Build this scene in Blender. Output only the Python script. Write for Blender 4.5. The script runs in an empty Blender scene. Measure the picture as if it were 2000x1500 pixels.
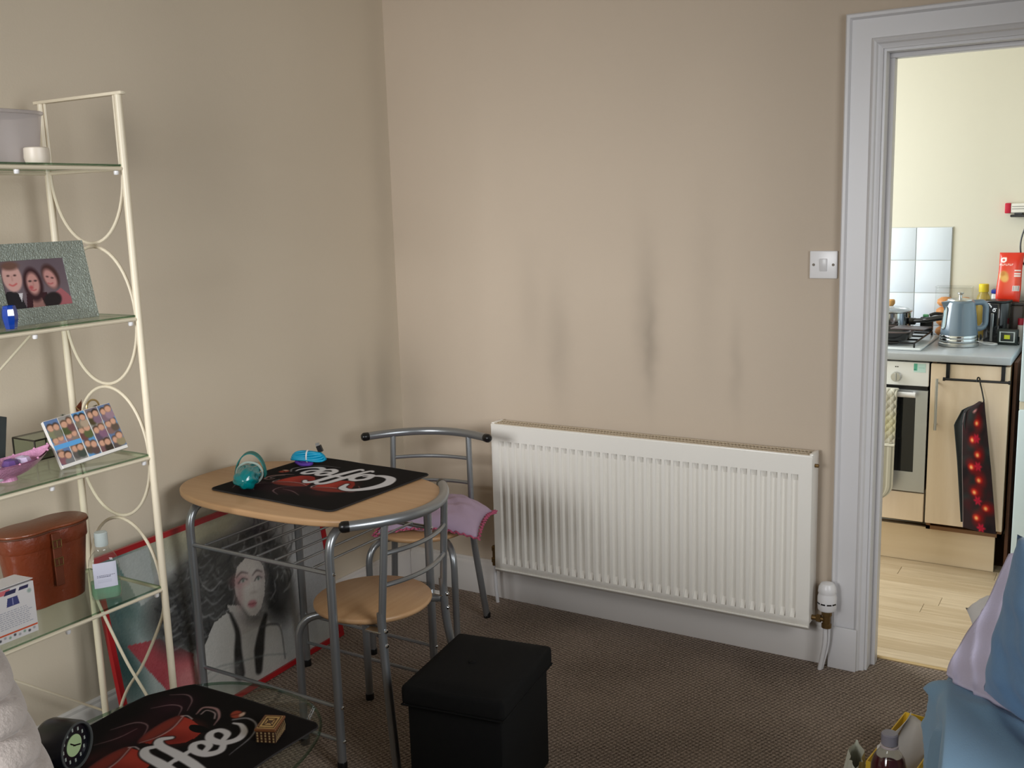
import bpy, bmesh, math, random
import numpy as np
from mathutils import Vector, Matrix
S = bpy.context.scene
COL = S.collection
PI = math.pi
random.seed(7); RNG = np.random.default_rng(7)

# ---------------------------------------------------------------- camera
def setup_camera():
    cd = bpy.data.cameras.new('camera'); co = bpy.data.objects.new('camera', cd); COL.objects.link(co)
    cd.sensor_width = 36.0; cd.lens = 1984.0/2000*36; cd.clip_start = 0.05
    yaw, pitch, roll = math.radians(-31.7055), math.radians(-10.0003), math.radians(1.7358)
    fw = Vector((math.sin(yaw)*math.cos(pitch), math.cos(yaw)*math.cos(pitch), math.sin(pitch)))
    rt = Vector((math.cos(yaw), -math.sin(yaw), 0)); dn = fw.cross(rt)
    r = rt*math.cos(roll)+dn*math.sin(roll); d = -rt*math.sin(roll)+dn*math.cos(roll)
    M = Matrix((r, -d, -fw)).transposed().to_4x4(); M.translation = Vector((2.525, -3.228, 1.53))
    co.matrix_world = M
    S.camera = co
setup_camera()

# ---------------------------------------------------------------- world, lights, exposure
W = bpy.data.worlds.new('sky'); S.world = W; W.use_nodes = True
W.node_tree.nodes['Background'].inputs[0].default_value = (0.78, 0.89, 1.0, 1)
W.node_tree.nodes['Background'].inputs[1].default_value = 1.0
S.view_settings.view_transform = 'Standard'; S.view_settings.look = 'None'
S.view_settings.gamma = 1.0; S.view_settings.exposure = 0.0; S.view_settings.use_curve_mapping = False
def area(name, loc, target, sx, sy, power, col, spread=180):
    l = bpy.data.lights.new(name, 'AREA'); l.shape = 'RECTANGLE'; l.size = sx; l.size_y = sy
    l.energy = power; l.color = col; l.spread = math.radians(spread)
    o = bpy.data.objects.new(name, l); COL.objects.link(o); o.location = loc
    o.rotation_euler = (Vector(target)-Vector(loc)).to_track_quat('-Z', 'Y').to_euler()
    return o
area('window_daylight', (1.05, -4.62, 1.60), (0.35, 0.0, 0.35), 1.3, 1.25, 20, (0.97, 0.985, 1.0), 70)
area('side_fill_light', (3.90, -2.3, 1.65), (0.1, -1.0, 0.45), 1.2, 1.2, 15, (0.97, 0.985, 1.0), 95)  # fill light added from the right, at a window out of view
area('kitchen_daylight', (0.40, 0.85, 1.55), (2.3, 1.0, 1.0), 0.95, 1.05, 35, (0.94, 0.985, 1.0), 170)

# ---------------------------------------------------------------- helpers
def lin(c):
    c = np.asarray(c, dtype=float)/255.0
    return np.where(c <= 0.04045, c/12.92, ((c+0.055)/1.055)**2.4)
class MB:
    def __init__(s): s.v = []; s.f = []; s.m = []
    def add(s, vs, fs, mi=0):
        o = len(s.v); s.v += [tuple(x) for x in vs]; s.f += [tuple(i+o for i in f) for f in fs]; s.m += [mi]*len(fs); return s
    def bm(s, b, mi=0, M=None):
        if M is not None: b.transform(M)
        b.verts.ensure_lookup_table(); b.verts.index_update()
        s.add([v.co[:] for v in b.verts], [[v.index for v in f.verts] for f in b.faces], mi); b.free(); return s
    def box(s, x0, x1, y0, y1, z0, z1, bev=0.0, seg=2, mi=0, M=None):
        b = bmesh.new(); bmesh.ops.create_cube(b, size=1)
        for v in b.verts: v.co = Vector(((x0+x1)/2+v.co.x*(x1-x0), (y0+y1)/2+v.co.y*(y1-y0), (z0+z1)/2+v.co.z*(z1-z0)))
        if bev > 0: bmesh.ops.bevel(b, geom=list(b.edges), offset=bev, segments=seg, profile=0.5, affect='EDGES')
        return s.bm(b, mi, M)
    def tube(s, pts, r, n=10, closed=False, cap=True, mi=0):
        P = [Vector(p) for p in pts]; N = len(P)
        rs = r if isinstance(r, (list, tuple)) else [r]*N
        T = []
        for i in range(N):
            a = P[(i-1) % N] if (closed or i > 0) else P[i]; b = P[(i+1) % N] if (closed or i < N-1) else P[i]
            t = (b-a); T.append(t.normalized() if t.length > 1e-9 else Vector((0, 0, 1)))
        u = T[0].orthogonal().normalized(); vs = []
        for i in range(N):
            u = (u - T[i]*u.dot(T[i])); u = u.normalized() if u.length > 1e-6 else T[i].orthogonal().normalized()
            w = T[i].cross(u)
            for k in range(n):
                a = 2*PI*k/n; vs.append(P[i]+(u*math.cos(a)+w*math.sin(a))*rs[i])
        fs = []
        for i in range(N if closed else N-1):
            j = (i+1) % N
            for k in range(n): fs.append((i*n+k, i*n+(k+1) % n, j*n+(k+1) % n, j*n+k))
        if cap and not closed: fs.append(tuple(range(n-1, -1, -1))); fs.append(tuple((N-1)*n+k for k in range(n)))
        return s.add(vs, fs, mi)
    def lathe(s, prof, n=28, c=(0, 0, 0), axis=None, mi=0, cap=True):
        vs = []; fs = []
        for (r, z) in prof:
            for k in range(n): a = 2*PI*k/n; vs.append(Vector((r*math.cos(a), r*math.sin(a), z)))
        for i in range(len(prof)-1):
            for k in range(n): fs.append((i*n+k, i*n+(k+1) % n, (i+1)*n+(k+1) % n, (i+1)*n+k))
        if cap and prof[0][0] > 1e-6: fs.append(tuple(range(n-1, -1, -1)))
        if cap and prof[-1][0] > 1e-6: fs.append(tuple((len(prof)-1)*n+k for k in range(n)))
        if axis is not None:
            q = Vector((0, 0, 1)).rotation_difference(Vector(axis)); vs = [q @ v for v in vs]
        return s.add([v+Vector(c) for v in vs], fs, mi)
    def prism(s, out, z0, z1, bev=0.0, seg=2, mi=0, M=None):
        b = bmesh.new(); vb = [b.verts.new((x, y, z0)) for x, y in out]; f = b.faces.new(vb)
        e = bmesh.ops.extrude_face_region(b, geom=[f])
        for g in e['geom']:
            if isinstance(g, bmesh.types.BMVert): g.co.z = z1
        bmesh.ops.recalc_face_normals(b, faces=b.faces)
        if bev > 0:
            ed = [x for x in b.edges if abs(x.verts[0].co.z-x.verts[1].co.z) < 1e-6]
            bmesh.ops.bevel(b, geom=ed, offset=bev, segments=seg, profile=0.5, affect='EDGES')
        return s.bm(b, mi, M)
    def grid(s, fn, nu, nv, mi=0, wrapu=False):
        vs = [fn(i/(nu if wrapu else nu-1), j/(nv-1)) for j in range(nv) for i in range(nu)]; fs = []
        for j in range(nv-1):
            for i in range(nu if wrapu else nu-1):
                k = (i+1) % nu; fs.append((j*nu+i, j*nu+k, (j+1)*nu+k, (j+1)*nu+i))
        return s.add(vs, fs, mi)
    def build(s, name, mats, parent=None, world=False, smooth=35, fixn=True):
        me = bpy.data.meshes.new(name); V = s.v
        if world and parent is not None:
            q = parent
            while q.parent is not None: q = q.parent
            Mi = (Matrix.Translation(q.location) @ q.rotation_euler.to_matrix().to_4x4()).inverted()
            V = [Mi @ Vector(v) for v in V]
        me.from_pydata([tuple(v) for v in V], [], s.f)
        if not isinstance(mats, (list, tuple)): mats = [mats]
        for m in mats: me.materials.append(m)
        if len(mats) > 1: me.polygons.foreach_set('material_index', s.m)
        if fixn:
            b = bmesh.new(); b.from_mesh(me); bmesh.ops.recalc_face_normals(b, faces=b.faces); b.to_mesh(me); b.free()
        if smooth:
            me.polygons.foreach_set('use_smooth', [True]*len(me.polygons)); me.set_sharp_from_angle(angle=math.radians(smooth))
        me.update()
        o = bpy.data.objects.new(name, me); COL.objects.link(o)
        if parent is not None: o.parent = parent
        return o
def thing(name, label, cat, loc=(0, 0, 0), rz=0.0, group=None):
    o = bpy.data.objects.new(name, None); COL.objects.link(o); o.location = loc; o.rotation_euler = (0, 0, rz)
    o.empty_display_size = 0.05; o['isthing'] = 1; tag(o, label, cat, group); return o
def tag(o, label, cat, group=None):
    o['label'] = label; o['category'] = cat
    if group: o['group'] = group
    return o
def struct(o, label=None):
    o['kind'] = 'structure'
    if label: o['label'] = label
    return o
def B(name, mat, parent, x0, x1, y0, y1, z0, z1, bev=0.0, seg=2, world=False):
    return MB().box(x0, x1, y0, y1, z0, z1, bev, seg).build(name, mat, parent, world)
def piece(src, parent, loc):          # an alike piece sharing mesh data
    o = src.copy(); COL.objects.link(o); o.parent = parent; o.location = loc; return o
def arc3(p0, p1, p2, n=8):            # quadratic corner
    p0, p1, p2 = Vector(p0), Vector(p1), Vector(p2)
    return [p0*(1-t)**2+p1*2*t*(1-t)+p2*t*t for t in [i/n for i in range(n+1)]]
def bend(pts, rad, n=7):              # polyline with rounded corners
    P = [Vector(p) for p in pts]; out = [P[0]]
    for i in range(1, len(P)-1):
        a = (P[i-1]-P[i]); b = (P[i+1]-P[i]); k = min(rad, a.length*0.49, b.length*0.49)
        out += arc3(P[i]+a.normalized()*k, P[i], P[i]+b.normalized()*k, n)
    return out+[P[-1]]
def cr(pts, n=10):                    # Catmull-Rom through points
    P = [np.array(p, float) for p in pts]; P = [2*P[0]-P[1]]+P+[2*P[-1]-P[-2]]; out = []
    for i in range(1, len(P)-2):
        for k in range(n):
            t = k/n; a, b, c, d = P[i-1:i+3]
            out.append(0.5*((2*b)+(-a+c)*t+(2*a-5*b+4*c-d)*t*t+(-a+3*b-3*c+d)*t**3))
    out.append(P[-2]); return out

# ---------------------------------------------------------------- materials
def P(name, col, rough=0.5, metal=0.0, noise=0.0, nscale=20, bump=0.0, bscale=200, spec=0.5, sheen=0, trans=0, alpha=1, coat=0):
    m = bpy.data.materials.new(name); m.use_nodes = True; nt = m.node_tree; b = nt.nodes['Principled BSDF']
    c = lin(col); b.inputs['Base Color'].default_value = (*c, 1); b.inputs['Roughness'].default_value = rough
    b.inputs['Metallic'].default_value = metal; b.inputs['Specular IOR Level'].default_value = spec
    b.inputs['Sheen Weight'].default_value = sheen; b.inputs['Transmission Weight'].default_value = trans
    b.inputs['Coat Weight'].default_value = coat
    tc = nt.nodes.new('ShaderNodeTexCoord')
    if noise > 0:
        n = nt.nodes.new('ShaderNodeTexNoise'); n.inputs['Scale'].default_value = nscale; n.inputs['Detail'].default_value = 5
        nt.links.new(tc.outputs['Object'], n.inputs['Vector'])
        r = nt.nodes.new('ShaderNodeMapRange'); r.inputs['To Min'].default_value = 1-noise; r.inputs['To Max'].default_value = 1+noise
        nt.links.new(n.outputs['Fac'], r.inputs['Value'])
        x = nt.nodes.new('ShaderNodeVectorMath'); x.operation = 'SCALE'; x.inputs[0].default_value = tuple(c)
        nt.links.new(r.outputs['Result'], x.inputs['Scale']); nt.links.new(x.outputs[0], b.inputs['Base Color'])
    if bump > 0:
        n2 = nt.nodes.new('ShaderNodeTexNoise'); n2.inputs['Scale'].default_value = bscale; n2.inputs['Detail'].default_value = 3
        nt.links.new(tc.outputs['Object'], n2.inputs['Vector'])
        bp = nt.nodes.new('ShaderNodeBump'); bp.inputs['Strength'].default_value = bump; bp.inputs['Distance'].default_value = 0.003
        nt.links.new(n2.outputs['Fac'], bp.inputs['Height']); nt.links.new(bp.outputs['Normal'], b.inputs['Normal'])
    return m
def N(nt, op, a, b=None, c=None):
    n = nt.nodes.new('ShaderNodeMath'); n.operation = op
    for i, x in enumerate((a, b, c)):
        if x is None: continue
        if isinstance(x, (int, float)): n.inputs[i].default_value = x
        else: nt.links.new(x, n.inputs[i])
    return n.outputs[0]
def wall_paint(name, col, smudges_and_shade=(), axis='X', noise=0.05):
    m = P(name, col, 0.85, spec=0.25); nt = m.node_tree; b = nt.nodes['Principled BSDF']
    tc = nt.nodes.new('ShaderNodeTexCoord'); sp = nt.nodes.new('ShaderNodeSeparateXYZ'); nt.links.new(tc.outputs['Object'], sp.inputs[0])
    nz = nt.nodes.new('ShaderNodeTexNoise'); nz.inputs['Scale'].default_value = 1.6; nz.inputs['Detail'].default_value = 3; nt.links.new(tc.outputs['Object'], nz.inputs['Vector'])
    f = N(nt, 'MULTIPLY_ADD', nz.outputs['Fac'], 2*noise, 1-noise)
    dist = nt.nodes.new('ShaderNodeTexNoise'); dist.inputs['Scale'].default_value = 9; nt.links.new(tc.outputs['Object'], dist.inputs['Vector'])
    wob = N(nt, 'MULTIPLY_ADD', dist.outputs['Fac'], 0.05, -0.025)
    for (h, z, sh, sz, k) in smudges_and_shade:
        a = N(nt, 'DIVIDE', N(nt, 'ADD', N(nt, 'SUBTRACT', sp.outputs[axis], h), wob), sh); a = N(nt, 'MULTIPLY', a, a)
        c = N(nt, 'DIVIDE', N(nt, 'SUBTRACT', sp.outputs['Z'], z), sz); c = N(nt, 'MULTIPLY', c, c)
        e = N(nt, 'POWER', 2.718, N(nt, 'MULTIPLY', N(nt, 'ADD', a, c), -1.0))
        f = N(nt, 'MULTIPLY', f, N(nt, 'MULTIPLY_ADD', e, -k, 1.0))
    x = nt.nodes.new('ShaderNodeVectorMath'); x.operation = 'SCALE'; x.inputs[0].default_value = tuple(lin(col))
    nt.links.new(f, x.inputs['Scale']); nt.links.new(x.outputs[0], b.inputs['Base Color'])
    n2 = nt.nodes.new('ShaderNodeTexNoise'); n2.inputs['Scale'].default_value = 160; nt.links.new(tc.outputs['Object'], n2.inputs['Vector'])
    bp = nt.nodes.new('ShaderNodeBump'); bp.inputs['Strength'].default_value = 0.12; bp.inputs['Distance'].default_value = 0.002
    nt.links.new(n2.outputs['Fac'], bp.inputs['Height']); nt.links.new(bp.outputs['Normal'], b.inputs['Normal'])
    return m
def glassy(name, tint, refl=1.0, rough=0.02, body=0.0, bodycol=(200, 200, 200)):
    m = bpy.data.materials.new(name); m.use_nodes = True; nt = m.node_tree; nt.nodes.clear()
    o = nt.nodes.new('ShaderNodeOutputMaterial'); t = nt.nodes.new('ShaderNodeBsdfTransparent'); t.inputs[0].default_value = (*tint, 1)
    g = nt.nodes.new('ShaderNodeBsdfGlossy'); g.inputs['Roughness'].default_value = rough
    fr = nt.nodes.new('ShaderNodeLayerWeight'); fr.inputs['Blend'].default_value = 0.5
    base = t.outputs[0]
    if body > 0:
        d = nt.nodes.new('ShaderNodeBsdfPrincipled'); d.inputs['Base Color'].default_value = (*lin(bodycol), 1); d.inputs['Roughness'].default_value = 0.5
        x = nt.nodes.new('ShaderNodeMixShader'); x.inputs[0].default_value = body; nt.links.new(base, x.inputs[1]); nt.links.new(d.outputs[0], x.inputs[2]); base = x.outputs[0]
    mx = nt.nodes.new('ShaderNodeMixShader'); nt.links.new(N(nt, 'MULTIPLY', N(nt, 'MULTIPLY_ADD', N(nt, 'POWER', fr.outputs['Facing'], 4.5), 0.75, 0.025), refl), mx.inputs[0])
    nt.links.new(base, mx.inputs[1]); nt.links.new(g.outputs[0], mx.inputs[2]); nt.links.new(mx.outputs[0], o.inputs[0]); return m
def vcol_mat(name, rough=0.6, spec=0.3, coat=0.0):
    m = P(name, (128, 128, 128), rough, spec=spec, coat=coat); nt = m.node_tree
    a = nt.nodes.new('ShaderNodeAttribute'); a.attribute_name = 'Col'; nt.links.new(a.outputs['Color'], nt.nodes['Principled BSDF'].inputs['Base Color']); return m
def carpet_mat():
    m = P('carpet', (108, 92, 78), 0.95, spec=0.1); nt = m.node_tree; b = nt.nodes['Principled BSDF']
    tc = nt.nodes.new('ShaderNodeTexCoord'); mp = nt.nodes.new('ShaderNodeMapping'); mp.inputs['Rotation'].default_value = (0, 0, 0.35)
    nt.links.new(tc.outputs['Object'], mp.inputs['Vector'])
    nz = nt.nodes.new('ShaderNodeTexNoise'); nz.inputs['Scale'].default_value = 150; nz.inputs['Detail'].default_value = 3; nt.links.new(tc.outputs['Object'], nz.inputs['Vector'])
    w1 = nt.nodes.new('ShaderNodeTexWave'); w1.bands_direction = 'X'; w1.inputs['Scale'].default_value = 25; w1.inputs['Distortion'].default_value = 4.5; w1.inputs['Detail Scale'].default_value = 12; nt.links.new(mp.outputs[0], w1.inputs['Vector'])
    w2 = nt.nodes.new('ShaderNodeTexWave'); w2.bands_direction = 'Y'; w2.inputs['Scale'].default_value = 21; w2.inputs['Distortion'].default_value = 5.5; w2.inputs['Detail Scale'].default_value = 12; nt.links.new(mp.outputs[0], w2.inputs['Vector'])
    h = N(nt, 'MULTIPLY', N(nt, 'MULTIPLY_ADD', w1.outputs['Fac'], 0.7, 0.3), N(nt, 'MULTIPLY_ADD', w2.outputs['Fac'], 0.6, 0.4))
    big = nt.nodes.new('ShaderNodeTexNoise'); big.inputs['Scale'].default_value = 3; nt.links.new(tc.outputs['Object'], big.inputs['Vector'])
    v = N(nt, 'ADD', N(nt, 'MULTIPLY', h, 0.55), N(nt, 'MULTIPLY', nz.outputs['Fac'], 0.60))
    v = N(nt, 'ADD', v, N(nt, 'MULTIPLY_ADD', big.outputs['Fac'], 0.24, -0.14))
    r = nt.nodes.new('ShaderNodeValToRGB'); cr_ = r.color_ramp; cr_.elements[0].position = 0.24; cr_.elements[0].color = (*lin((52, 43, 37)), 1); cr_.elements[1].position = 0.90; cr_.elements[1].color = (*lin((200, 180, 163)), 1)
    nt.links.new(v, r.inputs[0]); nt.links.new(r.outputs[0], b.inputs['Base Color'])
    bp = nt.nodes.new('ShaderNodeBump'); bp.inputs['Strength'].default_value = 0.9; bp.inputs['Distance'].default_value = 0.006
    nt.links.new(v, bp.inputs['Height']); nt.links.new(bp.outputs['Normal'], b.inputs['Normal']); return m
def wood_mat(name, c0, c1, axis=0, rough=0.4, scale=3.0, stretch=14, rnd=0.0):
    m = P(name, c0, rough, spec=0.4); nt = m.node_tree; b = nt.nodes['Principled BSDF']
    tc = nt.nodes.new('ShaderNodeTexCoord'); mp = nt.nodes.new('ShaderNodeMapping'); sc = [stretch]*3; sc[axis] = 1.0; mp.inputs['Scale'].default_value = sc
    nt.links.new(tc.outputs['Object'], mp.inputs['Vector']); n = nt.nodes.new('ShaderNodeTexNoise'); n.inputs['Scale'].default_value = scale; n.inputs['Detail'].default_value = 6; nt.links.new(mp.outputs[0], n.inputs['Vector'])
    src = n.outputs['Fac']
    if rnd > 0:
        oi = nt.nodes.new('ShaderNodeObjectInfo'); src = N(nt, 'ADD', src, N(nt, 'MULTIPLY_ADD', oi.outputs['Random'], rnd, -rnd/2))
    r = nt.nodes.new('ShaderNodeValToRGB'); r.color_ramp.elements[0].position = 0.3; r.color_ramp.elements[0].color = (*lin(c0), 1); r.color_ramp.elements[1].position = 0.72; r.color_ramp.elements[1].color = (*lin(c1), 1)
    nt.links.new(src, r.inputs[0]); nt.links.new(r.outputs[0], b.inputs['Base Color']); return m
M_ = {}
M_['wall_back'] = wall_paint('beige_paint_back_darkened', (203, 187, 168), [(1.085, 1.16, .045, .24, .17), (1.10, 1.02, .022, .16, .20), (.735, 1.02, .05, .22, .15), (.62, 1.16, .05, .2, .08), (1.41, .98, .02, .16, .11), (1.30, 1.25, .05, .3, .07), (1.68, 1.5, .25, .8, .10), (.05, .75, .10, .25, .16)], 'X')  # soot streaks, painted-in dimming by the door; shared paint toned darker here
M_['wall_left'] = wall_paint('beige_paint_left_lightened', (210, 197, 177), [(-.12, .80, .06, .22, .22), (-.24, .82, .04, .14, .15), (-.50, .80, .10, .12, .10), (-.95, 1.75, .25, .5, .10), (-1.25, 1.75, .08, .1, .18), (-.06, 1.5, .06, 1.0, .10)], 'Y')  # soot marks, darker band up the corner; same paint lightened for weaker light
M_['wall'] = wall_paint('beige_wall_paint', (206, 186, 156))
M_['kwall'] = wall_paint('cream_kitchen_paint', (220, 215, 198), noise=0.02)
M_['ceil'] = P('ceiling_white', (225, 220, 210), 0.9)
M_['carpet'] = carpet_mat()
M_['white'] = P('white_gloss_paint', (214, 212, 213), 0.35, noise=0.03, nscale=4)
M_['base'] = P('white_baseboard_paint', (212, 207, 203), 0.4, noise=0.03, nscale=5)
M_['rad'] = P('radiator_enamel', (242, 238, 230), 0.28, noise=0.02, nscale=3)
M_['plate'] = P('white_plastic', (228, 226, 226), 0.3)
M_['brass'] = P('old_brass', (122, 96, 58), 0.45, 0.8, noise=0.2, nscale=60)
M_['chrome'] = P('chrome', (205, 208, 210), 0.12, 1.0)
M_['steel'] = P('brushed_steel', (200, 200, 198), 0.28, 1.0)
M_['silver'] = P('silver_tube_paint', (150, 153, 156), 0.32, 0.75)
M_['cream'] = P('cream_metal_paint', (226, 214, 190), 0.4)
M_['beech'] = wood_mat('beech_laminate', (184, 144, 104), (194, 156, 116), 0, 0.38, 4)
M_['black'] = P('black_plastic', (14, 14, 15), 0.3)
M_['blackfab'] = P('black_fabric', (17, 17, 17), 0.9, spec=0.2, bump=0.4, bscale=900)
M_['blackmetal'] = P('black_metal', (22, 22, 23), 0.4, 0.3)
M_['glass'] = glassy('shelf_glass', (0.90, 0.945, 0.90), 0.8)
M_['glassedge'] = glassy('glass_edge', (0.62, 0.74, 0.66), 0.8)
M_['tglass'] = glassy('table_glass', (0.88, 0.92, 0.89), 0.9)
M_['clear'] = glassy('clear_plastic', (0.965, 0.975, 0.97), 1.0, 0.04, 0.02)
M_['print'] = vcol_mat('printed_surface', 0.55)
M_['fabprint'] = vcol_mat('printed_fabric', 0.9, 0.15)
M_['glossprint'] = vcol_mat('glossy_print', 0.25, 0.5)
M_['red'] = P('red_frame_paint', (168, 22, 30), 0.35)

# ---------------------------------------------------------------- painting helpers (flat print as colour attribute)
class Canvas:
    def __init__(s, a0, a1, b0, b1, nx, ny, bg):
        s.a0, s.a1, s.b0, s.b1, s.nx, s.ny = a0, a1, b0, b1, nx, ny
        s.A, s.Bv = np.meshgrid(np.linspace(a0, a1, nx), np.linspace(b0, b1, ny)); s.A = s.A.ravel(); s.Bv = s.Bv.ravel()
        s.C = np.tile(np.array(bg, float), (nx*ny, 1)); s.px = (a1-a0)/(nx-1)
    def blend(s, m, col):
        m = np.clip(m, 0, 1)[:, None]; s.C = s.C*(1-m)+np.array(col, float)*m
    def stroke(s, pts, w, col, soft=None, op=1.0, smooth=True):
        pts = np.array(cr(pts, 8) if smooth and len(pts) > 2 else pts, float); soft = soft or s.px
        ws = np.interp(np.linspace(0, 1, len(pts)), np.linspace(0, 1, len(w)), w) if isinstance(w, (list, tuple)) else np.full(len(pts), w)
        best = np.full(len(s.A), 1e9)
        for i in range(len(pts)-1):
            p, q = pts[i], pts[i+1]; d = q-p; L = d@d+1e-12
            t = np.clip(((s.A-p[0])*d[0]+(s.Bv-p[1])*d[1])/L, 0, 1)
            e = np.hypot(s.A-p[0]-t*d[0], s.Bv-p[1]-t*d[1])-(ws[i]*(1-t)+ws[i+1]*t)/2; best = np.minimum(best, e)
        s.blend((0.5-best/(2*soft))*op if op >= 1 else np.clip(0.5-best/(2*soft), 0, 1)*op, col)
    def ell(s, a, b, ra, rb, col, rot=0, soft=None, op=1.0):
        soft = soft or s.px; c, n = math.cos(rot), math.sin(rot); x = (s.A-a)*c+(s.Bv-b)*n; y = -(s.A-a)*n+(s.Bv-b)*c
        e = (np.hypot(x/ra, y/rb)-1)*min(ra, rb); s.blend(np.clip(0.5-e/(2*soft), 0, 1)*op, col)
    def poly(s, pts, col, op=1.0):
        P_ = np.array(pts, float); ins = np.zeros(len(s.A), bool); j = len(P_)-1
        for i in range(len(P_)):
            xi, yi = P_[i]; xj, yj = P_[j]
            c = ((yi > s.Bv) != (yj > s.Bv)) & (s.A < (xj-xi)*(s.Bv-yi)/(yj-yi+1e-12)+xi); ins ^= c; j = i
        s.blend(ins*op, col)
    def noise(s, amt, mask=None):
        n = RNG.normal(0, amt, (len(s.A), 1)); s.C = np.clip(s.C+n*(1 if mask is None else mask[:, None]), 0, 255)
    def fill(s, mb, place, mi=0):
        o = len(mb.v); mb.v += [tuple(place(a, b)) for a, b in zip(s.A, s.Bv)]
        nx = s.nx; F = [(o+j*nx+i, o+j*nx+i+1, o+(j+1)*nx+i+1, o+(j+1)*nx+i) for j in range(s.ny-1) for i in range(nx-1)]
        mb.f += F; mb.m += [mi]*len(F); return o
def paint(o, start, canvas, rest=(10, 10, 10)):
    n = len(o.data.vertices); c = np.ones((n, 4)); c[:, :3] = lin(np.tile(np.array(rest, float), (n, 1)))
    c[start:start+len(canvas.C), :3] = lin(np.clip(canvas.C, 0, 255))
    at = o.data.color_attributes.new('Col', 'FLOAT_COLOR', 'POINT'); at.data.foreach_set('color', c.ravel())
def print_plane(name, cv, place, mat, parent, world=False):
    mb = MB(); st = cv.fill(mb, place); o = mb.build(name, mat, parent, world, smooth=0, fixn=False); paint(o, st, cv); return o

# ================================================================= SETTING
Z_C = 2.48; DX0, DX1, DH = 1.845, 2.64, 1.952     # doorway
struct(B('floor', M_['carpet'], None, -0.1, 4.1, -4.8, 0.115, -0.05, 0.0))
struct(B('wall_left', M_['wall_left'], None, -0.1, 0.0, -4.8, 0.0, -0.05, Z_C))
mb = MB().box(-0.1, DX0, 0.0, 0.12, -0.05, Z_C).box(DX1, 4.1, 0.0, 0.12, -0.05, Z_C).box(DX0, DX1, 0.0, 0.12, DH, Z_C)
struct(mb.build('wall_back', M_['wall_back'], None, smooth=0))
mb = MB().box(4.0, 4.1, -4.8, -2.95, -.05, Z_C).box(4.0, 4.1, -1.65, 0.0, -.05, Z_C).box(4.0, 4.1, -2.95, -1.65, -.05, 1.0).box(4.0, 4.1, -2.95, -1.65, 2.25, Z_C)
struct(mb.build('wall_right', M_['wall'], None, smooth=0))
w = struct(MB().box(4.02, 4.08, -2.95, -1.65, 1.0, 1.06).box(4.02, 4.08, -2.95, -1.65, 2.19, 2.25).box(4.02, 4.08, -2.95, -2.89, 1.06, 2.19).box(4.02, 4.08, -1.71, -1.65, 1.06, 2.19).build('added_window_3', M_['white'], None, smooth=0))  # unseen window added to go with the side fill light
B('pane', M_['clear'], w, 4.048, 4.052, -2.89, -1.71, 1.06, 2.19)
WX0, WX1, WZ0, WZ1 = 0.35, 1.75, 0.85, 2.2
mb = MB().box(-0.1, WX0, -4.9, -4.8, -0.05, Z_C).box(WX1, 4.1, -4.9, -4.8, -0.05, Z_C).box(WX0, WX1, -4.9, -4.8, -0.05, WZ0).box(WX0, WX1, -4.9, -4.8, WZ1, Z_C)
struct(mb.build('wall_front', M_['wall'], None, smooth=0))
struct(B('ceiling', M_['ceil'], None, -0.1, 4.1, -4.9, 0.12, Z_C, Z_C+0.05))
w = struct(MB().box(WX0, WX1, -4.88, -4.82, WZ0, WZ0+.06).box(WX0, WX1, -4.88, -4.82, WZ1-.06, WZ1).box(WX0, WX0+.06, -4.88, -4.82, WZ0, WZ1).box(WX1-.06, WX1, -4.88, -4.82, WZ0, WZ1).box((WX0+WX1)/2-.025, (WX0+WX1)/2+.025, -4.88, -4.82, WZ0, WZ1).build('window_1', M_['white'], None, smooth=0))
B('pane', M_['clear'], w, WX0+.06, WX1-.06, -4.852, -4.848, WZ0+.06, WZ1-.06)
# baseboards: moulded profile swept along the wall
def baseboard(name, p0, p1, inward):
    prof = [(0, 0), (.019, 0), (.019, .118), (.016, .126), (.012, .130), (.010, .138), (.005, .143), (0, .143)]
    p0, p1, n = Vector(p0), Vector(p1), Vector(inward); mb = MB(); k = len(prof)
    vs = [p+n*a+Vector((0, 0, z)) for p in (p0, p1) for a, z in prof]
    mb.add(vs, [(i, (i+1) % k, k+(i+1) % k, k+i) for i in range(k)]+[tuple(range(k)), tuple(range(2*k-1, k-1, -1))])
    return struct(mb.build(name, M_['base'], None, smooth=25))
baseboard('baseboard_back', (0.021, -0.0005, 0.0005), (1.734, -0.0005, 0.0005), (0, -1, 0))
baseboard('baseboard_left', (0.0005, -4.78, 0.0005), (0.0005, -0.0005, 0.0005), (1, 0, 0))
# architrave: outer bead, flat, inner ogee; swept up, across and down
def arch(name, a, b, nrm_a, nrm_b):      # a,b = outer corner points; nrm = inward (in wall plane) per end
    prof = [(0.0, 0), (0.0, .022), (.004, .026), (.012, .026), (.016, .020), (.018, .016), (.074, .016), (.078, .021), (.083, .024), (.089, .020), (.093, .012), (.097, .010), (.106, .008), (.106, 0)]
    k = len(prof); vs = []
    for p, n in ((Vector(a), Vector(nrm_a)), (Vector(b), Vector(nrm_b))):
        for u, h in prof: vs.append(p+n*u+Vector((0, -h-.0005, 0)))
    fs = [(i, (i+1) % k, k+(i+1) % k, k+i) for i in range(k)]+[tuple(range(k)), tuple(range(2*k-1, k-1, -1))]
    return struct(MB().add(vs, fs).build(name, M_['white'], None, smooth=20))
ax = DX0-.106+.004; az = DH+.106-.004; ax2 = DX1+.102
arch('trim_1', (ax, 0, 0.0), (ax, 0, az), (1, 0, 0), (1, 0, -1))
arch('trim_2', (ax, 0, az), (ax2, 0, az), (1, 0, -1), (-1, 0, -1))
arch('trim_3', (ax2, 0, az), (ax2, 0, 0.0), (-1, 0, -1), (-1, 0, 0))
struct(B('trim_4', M_['white'], None, ax-.004, DX0-.016, -.034, -.0265, 0.0, .144, .002))           # plinth block at the foot of the jamb
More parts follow.
